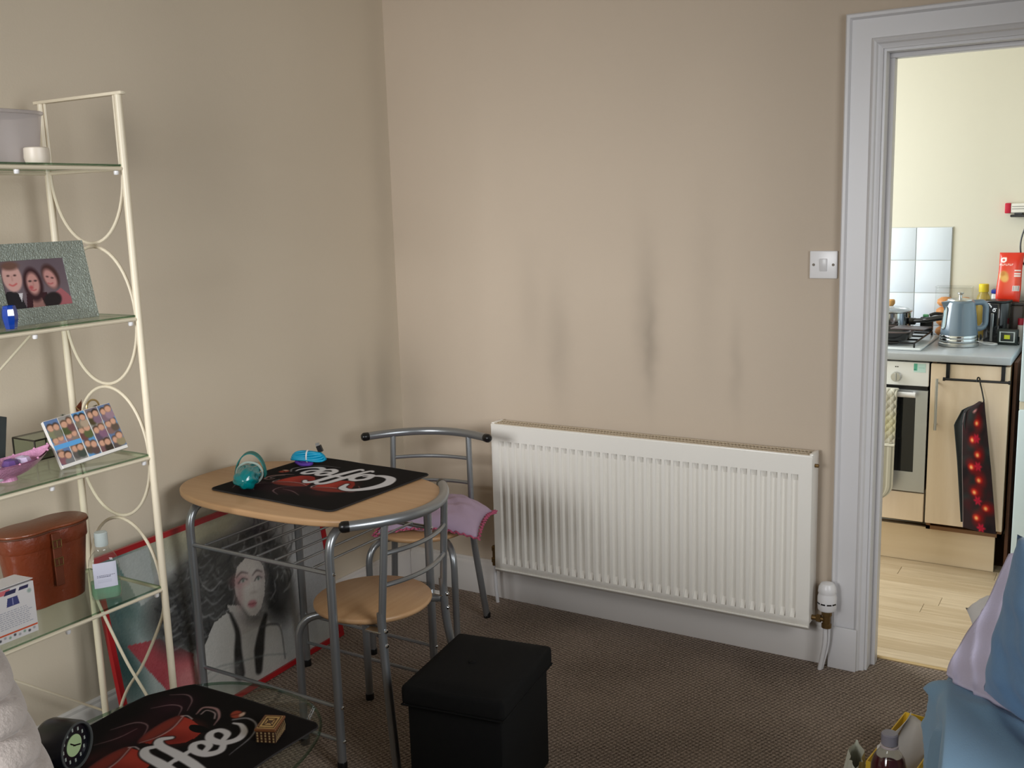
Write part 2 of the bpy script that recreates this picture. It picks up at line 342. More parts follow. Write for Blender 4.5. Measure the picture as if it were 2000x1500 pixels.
# door lining with stop
mb = MB().box(DX0-.003, DX0+.012, 0, .13, 0, DH-.012).box(DX1-.012, DX1+.003, 0, .13, 0, DH-.012).box(DX0-.003, DX1+.003, 0, .13, DH-.012, DH+.003)
mb.box(DX0+.012, DX0+.026, .05, .09, 0, DH-.0262, .001).box(DX1-.026, DX1-.012, .05, .09, 0, DH-.0262, .001).box(DX0+.012, DX1-.012, .05, .09, DH-.026, DH-.012, .002)
struct(mb.build('trim_5', M_['white'], None, smooth=25))

# ---------------------------------------------------------------- kitchen shell
KY = 1.70
struct(B('wall_kitchen_back', M_['kwall'], None, 0.1, 3.2, KY, KY+.1, -.05, Z_C))
struct(B('wall_kitchen_right', M_['kwall'], None, 3.1, 3.2, .12, KY, -.05, Z_C))
mb = MB().box(.1, .2, .12, KY, -.05, .95).box(.1, .2, .12, KY, 2.15, Z_C).box(.1, .2, .12, .3, .95, 2.15).box(.1, .2, 1.4, KY, .95, 2.15)
struct(mb.build('wall_kitchen_left', M_['kwall'], None, smooth=0))
w2 = struct(MB().box(.12, .18, .3, 1.4, .95, 1.0).box(.12, .18, .3, 1.4, 2.1, 2.15).box(.12, .18, .3, .35, 1.0, 2.1).box(.12, .18, 1.35, 1.4, 1.0, 2.1).build('window_2', M_['white'], None, smooth=0))
B('pane', M_['clear'], w2, .148, .152, .35, 1.35, 1.0, 2.1)
mb = MB().box(.2, DX0-.05, .1205, .128, -.0, Z_C).box(DX1+.05, 3.1, .1205, .128, 0, Z_C).box(DX0-.05, DX1+.05, .1205, .128, DH+.05, Z_C)
struct(mb.build('wall_kitchen_front', M_['kwall'], None, smooth=0))
struct(B('ceiling_kitchen', M_['ceil'], None, .1, 3.2, .12, KY+.1, Z_C, Z_C+.05))
kf = struct(B('floor_kitchen', P('laminate_joint', (120, 92, 60), .6), None, .1, 3.2, .115, KY, -.05, -.012))
M_['lam'] = wood_mat('oak_laminate', (188, 166, 134), (212, 192, 162), 0, .42, 5, 18, .3)
pw, plens = .0925, [1.05, .82, 1.2]
y = .117; row = 0
proto_planks = {}
while y < 1.2:
    x = .9+[-.55, -.18, -.80, -.35][row % 4]; k = row
    while x < 3.05:
        L = plens[k % 3]; x0, x1 = max(x, .35), min(x+L, 3.05)
        if x1-x0 > .05:
            key = round(x1-x0, 3); c = ((x0+x1)/2, y+pw/2, -.0075)
            if key in proto_planks: piece(proto_planks[key], kf, c)
            else:
                o = MB().box(-(x1-x0)/2+.0006, (x1-x0)/2-.0006, -pw/2+.0006, pw/2-.0006, -.0045, .0045, .0008, 1).build('plank', M_['lam'], kf, smooth=0); o.location = c; proto_planks[key] = o
        x += L; k += 1
    y += pw; row += 1
struct(B('trim_6', P('threshold_strip', (196, 168, 120), .4, .2), None, DX0+.013, DX1-.013, .108, .126, -.004, .004, .002))
# wall tiles
M_['tile'] = P('white_wall_tile', (222, 230, 238), .08, spec=.6, noise=.01, nscale=3)
kwb = bpy.data.objects['wall_kitchen_back']
g = B('grout', P('grout', (196, 196, 188), .8), kwb, 1.06, 1.815, KY-.004, KY+.0, .90, 1.376)
t0 = None
for i in range(5):
    for j in range(4):
        x1 = 1.812-.151*i; z1 = 1.373-.1475*j; z0 = max(z1-.145, .893); x0 = x1-.148
        if z1-z0 < .02: continue
        if t0 is not None and abs((z1-z0)-.145) < 1e-6: piece(t0, kwb, ((x0+x1)/2, KY-.0045, (z0+z1)/2))
        else:
            o = MB().box(-(x1-x0)/2, (x1-x0)/2, -.0035, .0035, -(z1-z0)/2, (z1-z0)/2, .0015, 2).build('tile', M_['tile'], kwb); o.location = ((x0+x1)/2, KY-.0045, (z0+z1)/2)
            if t0 is None: t0 = o

# ================================================================= LIVING ROOM
# ---------------------------------------------------------------- radiator
def radiator():
    X0, X1, Z0, Z1, YF = .490, 1.695, .143, .722, -.100
    t = thing('radiator', 'long white ribbed panel radiator on the beige back wall', 'radiator', ((X0+X1)/2, -.06, Z0))
    mb = MB(); pitch = .0334; nr = 34; s = X0+(X1-X0-nr*pitch)/2
    xs = [(X0, 0), (X0+.004, 0)]
    for i in range(nr):
        b = s+i*pitch
        xs += [(b+.0005, 0), (b+.0042, 1), (b+.0190, 1), (b+.0232, 0)]
    xs += [(X1-.004, 0), (X1, 0)]
    zs = [(Z0, 0), (Z0+.036, 0), (Z0+.060, 1), (Z1-.085, 1), (Z1-.062, 0), (Z1-.01, 0), (Z1-.003, 0), (Z1, 0)]
    vs = []
    for j, (z, hz) in enumerate(zs):
        for i, (x, hx) in enumerate(xs):
            y = YF+.0145*hx*hz
            if i in (0, len(xs)-1): y = YF+.004
            if j == 0: y = YF+.004
            if j == len(zs)-1: y = YF+.006
            vs.append((x, y, z))
    n = len(xs); fs = [(j*n+i, j*n+i+1, (j+1)*n+i+1, (j+1)*n+i) for j in range(len(zs)-1) for i in range(n-1)]
    mb.add(vs, fs)
    o = mb.build('front_panel', M_['rad'], t, True, smooth=28)
    sm = o.modifiers.new('thickness', 'SOLIDIFY'); sm.thickness = .0015; sm.offset = -1
    B('rear_panel', M_['rad'], t, X0+.01, X1-.01, -.034, -.030, Z0+.01, Z1-.015, .001, 1, True)
    MB().box(X0+.002, X1-.002, YF+.001, YF+.012, Z1-.008, Z1+.002, .002).build('top_rail', M_['rad'], t, True)
    B('bottom_seam', M_['rad'], t, X0+.002, X1-.002, YF-.002, YF+.003, Z0+.008, Z0+.014, .001, 1, True)
    for x in (X0+.001, X1-.013): B('side_panel', M_['rad'], t, x, x+.012, YF+.008, -.026, Z0+.02, Z1+.006, .002, 2, True)
    # top grille: slotted plate
    gm = P('radiator_grille', (196, 180, 156), .6); mb = MB(); nb = 96
    mb.box(X0+.013, X1-.013, YF+.012, YF+.018, Z1-.004, Z1+.003).box(X0+.013, X1-.013, -.034, -.027, Z1-.004, Z1+.003).box(X0+.013, X1-.013, -.064, -.060, Z1-.004, Z1+.003)
    for i in range(nb):
        x = X0+.014+(X1-X0-.028)*i/(nb-1); mb.box(x-.0024, x+.0024, YF+.014, -.030, Z1-.003, Z1+.002)
    mb.build('top_grille', gm, t, True, smooth=0)
    # convector fins (dark inside)
    B('core', P('radiator_inside', (120, 108, 92), .8), t, X0+.02, X1-.02, -.072, -.052, Z0+.02, Z1-.03, 0, 1, True)
    for x in (X0+.25, X1-.25): B('bracket', M_['rad'], t, x-.012, x+.012, -.030, -.0005, Z0+.1, Z1-.1, 0, 1, True)
    # thermostatic valve, right
    vx, vy = 1.742, -.068
    v = MB().lathe([(.0, 0), (.026, 0), (.029, .004), (.030, .03), (.030, .045), (.027, .055), (.027, .058), (.029, .062), (.027, .078), (.020, .090), (.008, .094), (0, .094)], 26, (vx, vy, .212)).build('thermostatic_valve', M_['plate'], t, True)
    mb = MB()
    for a in (-2.4, -1.75, -1.1, -.5): mb.box(-.007, .007, -.0008, .0012, -.0022, .0022, M=Matrix.Translation((vx+.0302*math.cos(a), vy+.0302*math.sin(a), .238)) @ Matrix.Rotation(a+PI/2, 4, 'Z'))
    mb.build('slot', M_['black'], t, True, smooth=0)
    MB().lathe([(.016, 0), (.016, .012), (.0125, .014), (.0125, .04), (.0165, .042), (.0165, .062)], 18, (vx, vy, .152)).tube([(vx, vy, .178), (X1-.006, vy, .178)], .0085, 12).lathe([(.0135, 0), (.0135, .014)], 6, (vx-.032, vy, .178), (1, 0, 0)).build('valve_body', M_['brass'], t, True)
    MB().tube(bend([(vx-.004, vy, .155), (vx-.003, vy, .10), (vx-.02, vy+.006, .0)], .04), .0075, 12).tube(bend([(vx+.008, vy+.004, .158), (vx+.006, vy+.01, .09), (vx-.014, vy+.012, .001)], .04), .004, 8).build('supply_pipe', M_['white'], t, True)
    # lockshield valve, left
    lx = X0-.022
    MB().lathe([(.009, 0), (.009, .012), (.012, .014), (.012, .03), (.008, .033), (.008, .058), (.0105, .06), (.0105, .074), (.006, .08)], 14, (lx, -.066, .152)).tube([(lx, -.066, .176), (X0+.004, -.066, .176)], .007, 10).build('lockshield_valve', M_['brass'], t, True)
    MB().tube([(lx, -.066, .155), (lx+.002, -.066, .06), (lx+.006, -.063, .0)], .007, 10).build('return_pipe', M_['white'], t, True)
    MB().lathe([(.006, 0), (.006, .012), (.003, .013)], 8, (X1-.001, -.07, Z1-.035), (1, 0, 0)).build('bleed_valve', M_['brass'], t, True)
radiator()

# ---------------------------------------------------------------- light switch
t = thing('light_switch', 'white single rocker light switch left of the door frame', 'switch', (1.690, 0, 1.317))
MB().box(-.043, .043, -.009, -.0005, -.043, .043, .003, 3).build('plate', M_['plate'], t)
MB().box(-.0115, .0115, -.0125, -.008, -.0195, .0195, .0015, 2, M=Matrix.Rotation(.05, 4, 'X')).build('rocker', P('switch_rocker', (210, 208, 208), .3), t)
for x in (-.0302, .0302):
    o = MB().lathe([(.0042, 0), (.0042, .001), (.0035, .0016)], 14, (x, -.0088, 0), (0, -1, 0)).box(x-.003, x+.003, -.0108, -.0102, -.0005, .0005).build('screw', P('screw_metal', (92, 84, 74), .4, .6), t)

# ---------------------------------------------------------------- dining table
TX, TY, TZ = .462, -1.060, .720
def superell(ax, ay, n, k=72):
    out = []
    for i in range(k):
        a = 2*PI*i/k; c, s = math.cos(a), math.sin(a)
        out.append((ax*math.copysign(abs(c)**(2/n), c), ay*math.copysign(abs(s)**(2/n), s)))
    return out
def table():
    t = thing('dining_table', 'small oval-ended beech topped table on grey tube legs', 'table', (TX, TY, 0))
    MB().prism(superell(.422, .256, 2.7, 96), TZ-.020, TZ, .006, 3).build('tabletop', M_['beech'], t, smooth=40)
    lx, ly, r = .270, .222, .0125
    for sx in (-1, 1):
        for sy in (-1, 1):
            o = MB().tube(bend([(sx*lx, sy*ly, .0), (sx*lx, sy*ly, TZ-.032), (sx*lx, 0, TZ-.032)], .075, 9), r, 14).build('leg', M_['silver'], t)
            MB().lathe([(.0, 0), (.0145, 0), (.0145, .02), (.013, .024)], 14, (sx*lx, sy*ly, .0)).build('foot_cap', M_['black'], o)
            for z in (.57, .185, .085): MB().lathe([(.0055, 0), (.0055, .002), (.003, .005), (0, .0055)], 10, (sx*(lx+.012), sy*ly, z), (sx, 0, 0)).build('bolt', M_['chrome'], o)
    for sy in (-1, 1):
        for z in (.57, .185, .085):
            MB().tube([(-lx, sy*ly, z), (lx, sy*ly, z)], .0068 if z > .5 else .0055, 10).build('crossbar', M_['silver'], t)
    src = None
    for i in range(7):
        x = -.21+.07*i
        if src is None: src = MB().tube([(0, -ly, 0), (0, ly, 0)], .0036, 8).build('rack_rod', M_['silver'], t); src.location = (x, 0, .577)
        else: piece(src, t, (x, 0, .577))
table()

# ---------------------------------------------------------------- chairs
CZ, CS = .716, .427
def make_chair(label):
    t = thing('dining_chair', label, 'chair', (0, 0, 0), 0, 'dining chairs at the table')
    seat = [(0, -.020)]+[(.158, -.020), (.166, -.017), (.171, -.010), (.1705, -.004), (.166, 0.0), (0, 0)]
    MB().lathe(seat[1:], 56, (0, -.026, CS)).build('seat', M_['beech'], t, smooth=50)
    c, b, yr = .227, .108, -.235
    rail = [(c*s, yr+b*s*s, CZ) for s in [i/20-1 for i in range(41)]]
    rl = MB().tube(rail, .0145, 16, cap=True).build('top_rail', M_['silver'], t)
    for s in (-1, 1):
        d = Vector((s*c, 2*b, 0)).normalized()
        MB().lathe([(.0152, -.012), (.0158, 0), (.0150, .007), (.010, .013), (0, .0155)], 16, (s*c, yr+b, CZ), d).build('end_cap', M_['black'], rl)
    u, us, ys = .142, .149, -.171; yu = yr+b*(u/c)**2
    for s in (-1, 1):
        pts = bend([(s*u, yu, CZ-.006), (s*us, ys, CS-.01), (s*us, ys-.004, CS-.08)], .05)
        MB().tube(pts, .0105, 12).build('upright', M_['silver'], t)
        o = MB().tube(bend([(s*us, ys+.001, CS+.03), (s*us, ys-.003, CS-.09), (s*.181, -.224, .0)], .06), .0122, 12).build('rear_leg', M_['silver'], t)
        for z in (CS-.02, CS-.062): MB().lathe([(.0065, 0), (.0065, .003), (.004, .006), (0, .0065)], 10, (s*us, ys-.012, z), (0, -1, 0)).build('bolt', M_['chrome'], o)
        MB().lathe([(.0, 0), (.0135, 0), (.0135, .018), (.0125, .02)], 12, (s*.181, -.224, 0)).build('foot_cap', M_['black'], o)
        o = MB().tube(bend([(s*.152, .132, .0), (s*.150, .130, CS-.032), (s*.06, -.01, CS-.032), (s*us*.97, ys+.008, CS-.034)], .075, 9), .0115, 12).build('front_leg', M_['silver'], t)
        MB().lathe([(.0, 0), (.0135, 0), (.0135, .018), (.0125, .02)], 12, (s*.152, .132, 0)).build('foot_cap', M_['black'], o)
        MB().box(s*us-.014, s*us+.014, ys-.004, ys+.05, CS-.026, CS-.021, .001, 1).build('seat_bracket', M_['chrome'], t)
    for z in (.625, .535):
        f = (CZ-z)/(CZ-CS+.01); yy = yu+(ys-yu)*f; w = u+(us-u)*f
        MB().tube([(w*s, yy-.035*(1-s*s), z) for s in [i/10-1 for i in range(21)]], .0068, 10).build('back_slat', M_['silver'], t)
    return t
def copy_tree(o, parent=None):
    c = o.copy(); COL.objects.link(c); c.parent = parent
    for ch in list(o.children): copy_tree(ch, c)
    return c
def face(t): return t-PI/2
ch2 = make_chair('grey tube chair tucked under the table end nearest the camera, bare round beech seat')
ch1 = copy_tree(ch2); ch1['label'] = 'grey tube chair in the room corner behind the table, lavender cushion on its seat'
ch2.location = (.673, -1.074, 0); ch2.rotation_euler.z = face(3.166)
ch1.location = (.429, -.480, 0); ch1.rotation_euler.z = face(-1.199)

# ---------------------------------------------------------------- cushion
def pillow_fn(hw, hd, h, droop=None, wr=.006, seed=1):
    ph = np.random.default_rng(seed).uniform(0, 6.28, 8)
    def f(u, v, side):
        x = (2*u-1); y = (2*v-1)
        pin = 1-.10*(1-abs(x)**2)*0-.0
        px = hw*x*(1-.07*(1-abs(y))**1.2*0-.08*(1-y*y)*abs(x)**3*0); py = hd*y
        px *= 1-.06*math.cos(y*PI/2)*abs(x)**4; py *= 1-.06*math.cos(x*PI/2)*abs(y)**4
        t = max(0, (1-abs(x)**2.6))**.55*max(0, (1-abs(y)**2.6))**.55
        z = side*h*t
        z += wr*t*(math.sin(9*x+4*y+ph[0])+.7*math.sin(13*y-5*x+ph[1])+.5*math.sin(21*x+11*y+ph[2]))
        if droop: z += droop(px, py)
        return (px, py, z)
    return f
def pillow(name, hw, hd, h, mat, parent, droop=None, wr=.006, seed=1, n=34):
    f = pillow_fn(hw, hd, h, droop, wr, seed); mb = MB()
    mb.grid(lambda u, v: f(u, v, 1), n, n); mb.grid(lambda u, v: f(u, v, -.55), n, n)
    o = mb.build(name, mat, parent, fixn=True, smooth=60)
    b = bmesh.new(); b.from_mesh(o.data); bmesh.ops.remove_doubles(b, verts=b.verts, dist=.0008); bmesh.ops.recalc_face_normals(b, faces=b.faces); b.to_mesh(o.data); b.free(); return o
def cushion():
    cx, cy, cz = .470, -.437, CS+.040
    t = thing('cushion', 'faded lavender cushion with pink bobble trim on the corner chair', 'cushion', (cx, cy, CS), face(-1.199))
    def droop(x, y):
        r = max(abs(x), abs(y)); d = max(0, math.hypot(x, y)-.13); return -.30*d-.3*d*d+.034
    pillow('cover', .178, .148, .056, P('lavender_cotton', (182, 160, 184), .9, noise=.06, nscale=25, bump=.3, bscale=60), t, droop, .004, 3)
    f = pillow_fn(.178, .148, .056, droop, .004, 3); mb = MB(); edge = []
    for k in range(4):
        for i in range(56):
            s = i/56
            u, v = [(s, 0), (1, s), (1-s, 1), (0, 1-s)][k]; edge.append((Vector(f(u, v, 0)), u, v))
    c = Vector((0, 0, .02)); pts = []
    for i, (p, u, v) in enumerate(edge):
        o = Vector((p.x, p.y, 0)).normalized(); pts.append(p+o*(.004+.010*(i % 2))+Vector((0, 0, .004*math.sin(i*1.7))))
    mb.tube(pts, .0032, 5, closed=True)
    tr = mb.build('trim', P('pink_trim', (190, 92, 122), .9), t, smooth=60); tr['label'] = 'pink bobble edging'
cushion()

# ---------------------------------------------------------------- coffee placemats
WH, RD, DK = (205, 203, 205), (158, 52, 40), (17, 14, 14)
def coffee_canvas(hx, hy, flip=False):
    cv = Canvas(-hx, hx, -hy, hy, 250, 220, DK); px = cv.px
    sm = (96, 70, 72)
    # steam and cups
    cv.ell(.15, .135, .055, .045, (48, 22, 32), .4, .03, .8); cv.ell(.02, .11, .06, .04, (52, 22, 28), .3, .03, .8)
    cv.ell(-.09, .10, .03, .02, (70, 30, 30), 0, .02, .7)
    for pts, w in (([(.185, .185), (.205, .15), (.19, .115), (.15, .085)], [.0015, .004, .003, .001]), ([(.115, .165), (.15, .14), (.155, .11), (.125, .085)], [.001, .004, .003, .001]), ([(.01, .17), (.055, .145), (.06, .11), (.025, .08)], [.001, .004, .003, .001]), ([(-.05, .145), (-.005, .125), (.04, .12)], [.001, .003, .001])):
        cv.stroke(pts, w, (170, 140, 142), px, .75)
    def cup(ax, bx, w, h, tilt):
        c, s = math.cos(tilt), math.sin(tilt); L = lambda x, y: (ax+x*c-y*s, bx+x*s+y*c)
        body = [L(x*w, y*h) for x, y in ((-.5, 0), (.5, 0), (.47, -.35), (.36, -.7), (.2, -.95), (0, -1), (-.2, -.95), (-.36, -.7), (-.47, -.35))]
        cv.poly(body, RD); e = L(-.12*w, -.45*h); cv.ell(e[0], e[1], w*.35, h*.5, (96, 28, 24), tilt, .02, .55)
        e = L(.2*w, -.4*h); cv.ell(e[0], e[1], w*.22, h*.4, (190, 74, 58), tilt, .02, .5)
        e = L(0, 0); cv.ell(e[0], e[1], w*.52, h*.22, (92, 44, 42), tilt); cv.ell(e[0], e[1]+.002, w*.44, h*.15, (124, 50, 40), tilt, .004)
        cv.stroke([L(-.52*w, 0), L(-.25*w, -.18*h), (L(.1*w, -.2*h)), L(.5*w, -.05*h)], [.001, .003, .002], (190, 160, 156)); cv.stroke([L(.5*w, .0), L(.55*w, -.12*h), L(.5*w, -.32*h)], .003, (205, 190, 188))
    cup(.065, .070, .125, .095, .12); cup(-.085, .060, .125, .10, .12)
    cv.stroke([(.150, .055), (.178, .062), (.186, .03), (.165, -.002), (.135, -.018)], [.003, .007, .008, .006, .002], (150, 118, 116)); cv.stroke([(.155, .045), (.172, .046), (.172, .02), (.155, .002)], .003, (190, 170, 168))
    cv.stroke([(-.13, .05), (-.165, .05), (-.17, .02), (-.14, -.01)], [.003, .006, .005, .002], (120, 84, 82))
    cv.ell(.190, -.030, .017, .013, (150, 66, 48), .9); cv.ell(.196, -.042, .010, .006, (200, 170, 150), .3); cv.stroke([(.18, -.022), (.19, -.03), (.200, -.036)], .002, (60, 20, 16))
    # lettering: C o f f e e
    letters = [
        ([(-.075, -.010), (-.088, .022), (-.125, .030), (-.160, -.005), (-.172, -.060), (-.150, -.108), (-.105, -.118), (-.062, -.092)], [.010, .016, .016, .021, .024, .021, .014, .006]),
        ([(-.070, -.052), (-.088, -.075), (-.078, -.110), (-.052, -.108), (-.040, -.078), (-.052, -.052), (-.070, -.052), (-.030, -.062)], [.013, .015, .014, .013, .013, .013, .012, .006]),
        ([(.022, .012), (.004, .022), (-.012, .002), (-.018, -.045), (-.026, -.100), (-.038, -.145), (-.054, -.140)], [.009, .013, .015, .017, .016, .012, .006]),
        ([(-.036, -.062), (-.010, -.060), (.016, -.056)], [.006, .010, .006]),
        ([(.062, .016), (.044, .028), (.028, .008), (.022, -.045), (.014, -.100), (.002, -.145), (-.016, -.140)], [.009, .013, .015, .017, .016, .012, .006]),
        ([(.004, -.062), (.030, -.058), (.056, -.056)], [.006, .010, .006]),
        ([(.052, -.085), (.078, -.074), (.082, -.052), (.066, -.044), (.050, -.062), (.052, -.094), (.074, -.108), (.100, -.092)], [.010, .011, .011, .012, .014, .015, .013, .009]),
        ([(.098, -.085), (.128, -.072), (.133, -.046), (.116, -.038), (.098, -.056), (.099, -.090), (.122, -.106), (.150, -.096), (.168, -.070), (.166, -.050)], [.010, .011, .011, .012, .014, .015, .014, .011, .008, .004])]
    cv.stroke([(.170, -.040), (.190, -.066), (.178, -.104), (.13, -.134), (.06, -.146)], [.005, .006, .005, .004, .001], (140, 138, 140))
    sh_ = lambda p: [((a+.004)*1.06-.020, (b+.05)*1.10-.052) for a, b in p]
    for p, w in letters: cv.stroke(sh_(p), [x*1.45+.006 for x in w], (22, 18, 18))
    for p, w in letters: cv.stroke(sh_(p), [x*1.45 for x in w], WH, px)
    return cv
def rr_mat(name, label, cat, loc, rz, hx, hy, zfun, group):
    t = thing(name, label, cat, loc, rz, group)
    cv = coffee_canvas(hx, hy); mb = MB(); rc = .022
    def rnd(a, b):
        ax_, by_ = abs(a), abs(b)
        if ax_ > hx-rc and by_ > hy-rc:
            dx, dy = ax_-(hx-rc), by_-(hy-rc); m = max(dx, dy); h = math.hypot(dx, dy)
            if h > 1e-9: k = m/h; ax_, by_ = hx-rc+dx*k, hy-rc+dy*k
        return math.copysign(ax_, a), math.copysign(by_, b)
    def place(a, b):
        x, y = rnd(a, b); return (x, y, zfun(x, y)+.004)
    st = cv.fill(mb, place); nx, ny = cv.nx, cv.ny
    per = [i for i in range(nx)]+[j*nx+nx-1 for j in range(1, ny)]+[(ny-1)*nx+i for i in range(nx-2, -1, -1)]+[j*nx for j in range(ny-2, 0, -1)]
    lo = len(mb.v); mb.v += [(mb.v[i][0], mb.v[i][1], mb.v[i][2]-.0035) for i in per]; k = len(per)
    mb.f += [(per[i], per[(i+1) % k], lo+(i+1) % k, lo+i) for i in range(k)]+[tuple(range(lo, lo+k))]; mb.m += [0]*(k+1)
    o = mb.build('mat', M_['fabprint'], t, smooth=60); paint(o, st, cv)
    hem = [place(hx*x, hy*y) for x, y in [(s, -1) for s in np.linspace(-1, 1, 60)]+[(1, s) for s in np.linspace(-1, 1, 60)][1:]+[(-s, 1) for s in np.linspace(-1, 1, 60)][1:]+[(-1, -s) for s in np.linspace(-1, 1, 60)][1:-1]]
    MB().tube([(x, y, z-.0015) for x, y, z in hem], .0022, 5, closed=True).build('hem', P('mat_hem', (34, 30, 30), .9), t, smooth=60)
    return t
rr_mat('placemat', 'black placemat with a coffee cup print on the dining table', 'placemat', (.463, -1.002, TZ+.0005), PI-.035, .246, .220, lambda x, y: .0005*(1+math.sin(x*30+y*9)), 'coffee print placemats')
GZ = .412; GC = (.85, -2.05); GA = (.285, .44)
# ---------------------------------------------------------------- glass coffee table
def coffee_table():
    t = thing('coffee_table', 'low glass coffee table with rounded edge in the foreground', 'table', (GC[0], GC[1], 0))
    MB().prism(superell(GA[0], GA[1], 2.6, 80), GZ-.008, GZ, .002, 2).build('glass_top', M_['tglass'], t, smooth=40)
    out = superell(GA[0]-.0005, GA[1]-.0005, 2.6, 80)
    MB().tube([(x, y, GZ-.004) for x, y in out], .0036, 6, closed=True).build('glass_rim', M_['glassedge'], t, smooth=60)
    for sx, sy in ((-.08, .20), (.10, .20), (-.08, -.2), (.10, -.2)):
        MB().lathe([(.018, 0), (.016, .01), (.014, .38), (.022, .392), (.022, GZ-.009)], 16, (sx, sy, 0)).build('leg', M_['chrome'], t)
coffee_table()
def mat2z(x, y):
    # mat local (x along +Y world, y along -X world)
    wx, wy = .832-y-GC[0], -1.948+x-GC[1]
    e = ((abs(wx)/GA[0])**2.6+(abs(wy)/GA[1])**2.6)**(1/2.6); d = max(0, e-.97)
    return -.16*d-.0*d+.0022*(1+math.sin(x*26+2)*math.cos(y*17))
rr_mat('placemat', 'black placemat with a red cup print and white lettering on the glass coffee table', 'placemat', (.832, -1.948, GZ+.0008), PI/2, .252, .228, mat2z, 'coffee print placemats')

# ---------------------------------------------------------------- shelving unit (etagere)
SY, SL = -1.572, .81                       # far end plane, length towards the camera
TIERS = (1.644, 1.279, .925, .573)
def shelving():
    t = thing('shelving_unit', 'tall cream metal shelving unit with glass shelves and looped ends', 'shelf', (.27, SY-SL/2, 0))
    c = M_['cream']; XF, XB = .4196, .1198; ys = (SY, SY-SL)
    for y in ys:
        for x in (XF, XB):
            p = MB().lathe([(0, 0), (.011, 0), (.011, .01), (.0092, .012), (.0092, 1.817), (0, 1.817)], 14, (x, y, 0)).build('post', c, t, True)
        MB().box(XB-.022, XF+.020, y-.008, y+.008, 1.817, 1.825, .002).build('top_bar', c, t, True)
        for x, s in ((XF, -1), (XB, 1)):      # thin inner rod paired with each upper post
            MB().tube([(x+s*.0155, y, 1.817), (x+s*.0155, y, TIERS[0]+.01)], .004, 8).build('inner_rod', c, t, True)
        xm, hw = (XF+XB)/2, (XF-XB)/2-.0095
        for k in range(3):
            z1, z0 = TIERS[k], TIERS[k+1]; zm = (z1+z0)/2
            for zz, h in ((z1, zm-z1), (z0, zm-z0)):
                s = 1 if h > 0 else -1
                pts = [(xm+hw*math.cos(a), y, zz+(h-s*.004)*math.sin(a)) for a in [PI*i/28 for i in range(29)]]
                MB().tube(pts, .0042, 8).build('loop_arc', c, t, True)
        z = TIERS[3]
        for s in (1, -1):
            xa, xb = xm+s*hw, xm-s*hw
            yy = y+s*.0045
            MB().tube(cr([(xa, yy, z), (xa-s*.006, yy, z-.06), (xa-s*.035, yy, z-.12), (xm+s*.025, yy, z-.243), (xm-s*.06, yy, z-.345), (xb, yy, z-.50)], 6), .0042, 8).build('cross_rod', c, t, True)
    for z in TIERS:
        for x in (XF, XB): MB().tube([(x, ys[0], z), (x, ys[1], z)], .0046, 8).build('shelf_rail', c, t, True)
        for y in ys: MB().tube([(XB, y, z), (XF, y, z)], .0046, 8).build('end_rail', c, t, True)
        g = B('glass_shelf', M_['glass'], t, XB+.004, XF-.001, ys[1]+.006, ys[0]-.006, z+.0055, z+.0105, .0006, 1, True)
        out = [(XB+.004, ys[1]+.006), (XF-.001, ys[1]+.006), (XF-.001, ys[0]-.006), (XB+.004, ys[0]-.006)]
        MB().tube([(x, y, z+.008) for x, y in out], .0022, 5, closed=True).build('glass_edge', M_['glassedge'], g, True)
        for y in (ys[0]-.022, ys[0]-.28, ys[1]+.28, ys[1]+.022):
            MB().lathe([(.005, 0), (.0062, .003), (.0062, .009), (0, .011)], 10, (XF-.004, y, z-.0145)).build('clip', M_['plate'], t, True)
    for a, b in (((ys[0], .155), (ys[1], .81)), ((ys[0], 1.31), (ys[1], .65))):
        MB().tube([(XB-.012, a[0], a[1]), (XB-.012, b[0], b[1])], .0034, 8).build('back_brace', c, t, True)
shelving()
def sh(k): return TIERS[k]+.0108
def on_shelf(x, y, k): return (2.525+(x-2.525)*.964, -3.228+(y+3.228)*.964, sh(k))

# things on the shelves --------------------------------------------------
def tub():
    t = thing('plastic_tub', 'frosted plastic tub on the top glass shelf', 'tub', on_shelf(.185, -1.80, 0))
    m = glassy('frosted_plastic', (.88, .87, .90), .5, .35, .40, (214, 206, 204))
    MB().grid(lambda u, v: ((.075+.012*v)*math.copysign(abs(math.cos(2*PI*u))**.4, math.cos(2*PI*u)), (.125+.012*v)*math.copysign(abs(math.sin(2*PI*u))**.4, math.sin(2*PI*u)), .004+.108*v), 56, 8, wrapu=True).build('body', m, t)
    MB().prism(superell(.076, .126, 5, 56), 0, .004).build('base', m, t)
    MB().prism(superell(.091, .141, 5, 56), .111, .120, .004).build('lid', m, t)
tub()
t = thing('candle_cup', 'small white candle cup at the front of the top shelf', 'candle', on_shelf(.292, -1.715, 0))
MB().lathe([(.0, .003), (.020, .003), (.020, 0), (.025, 0), (.028, .012), (.027, .034), (.024, .036), (.024, .014), (0, .012)], 26).build('cup', P('cup_white', (226, 214, 198), .4), t)
MB().lathe([(0, .0125), (.0235, .0145), (.0235, .026), (0, .028)], 20).build('wax', P('wax', (236, 226, 208), .5), t)
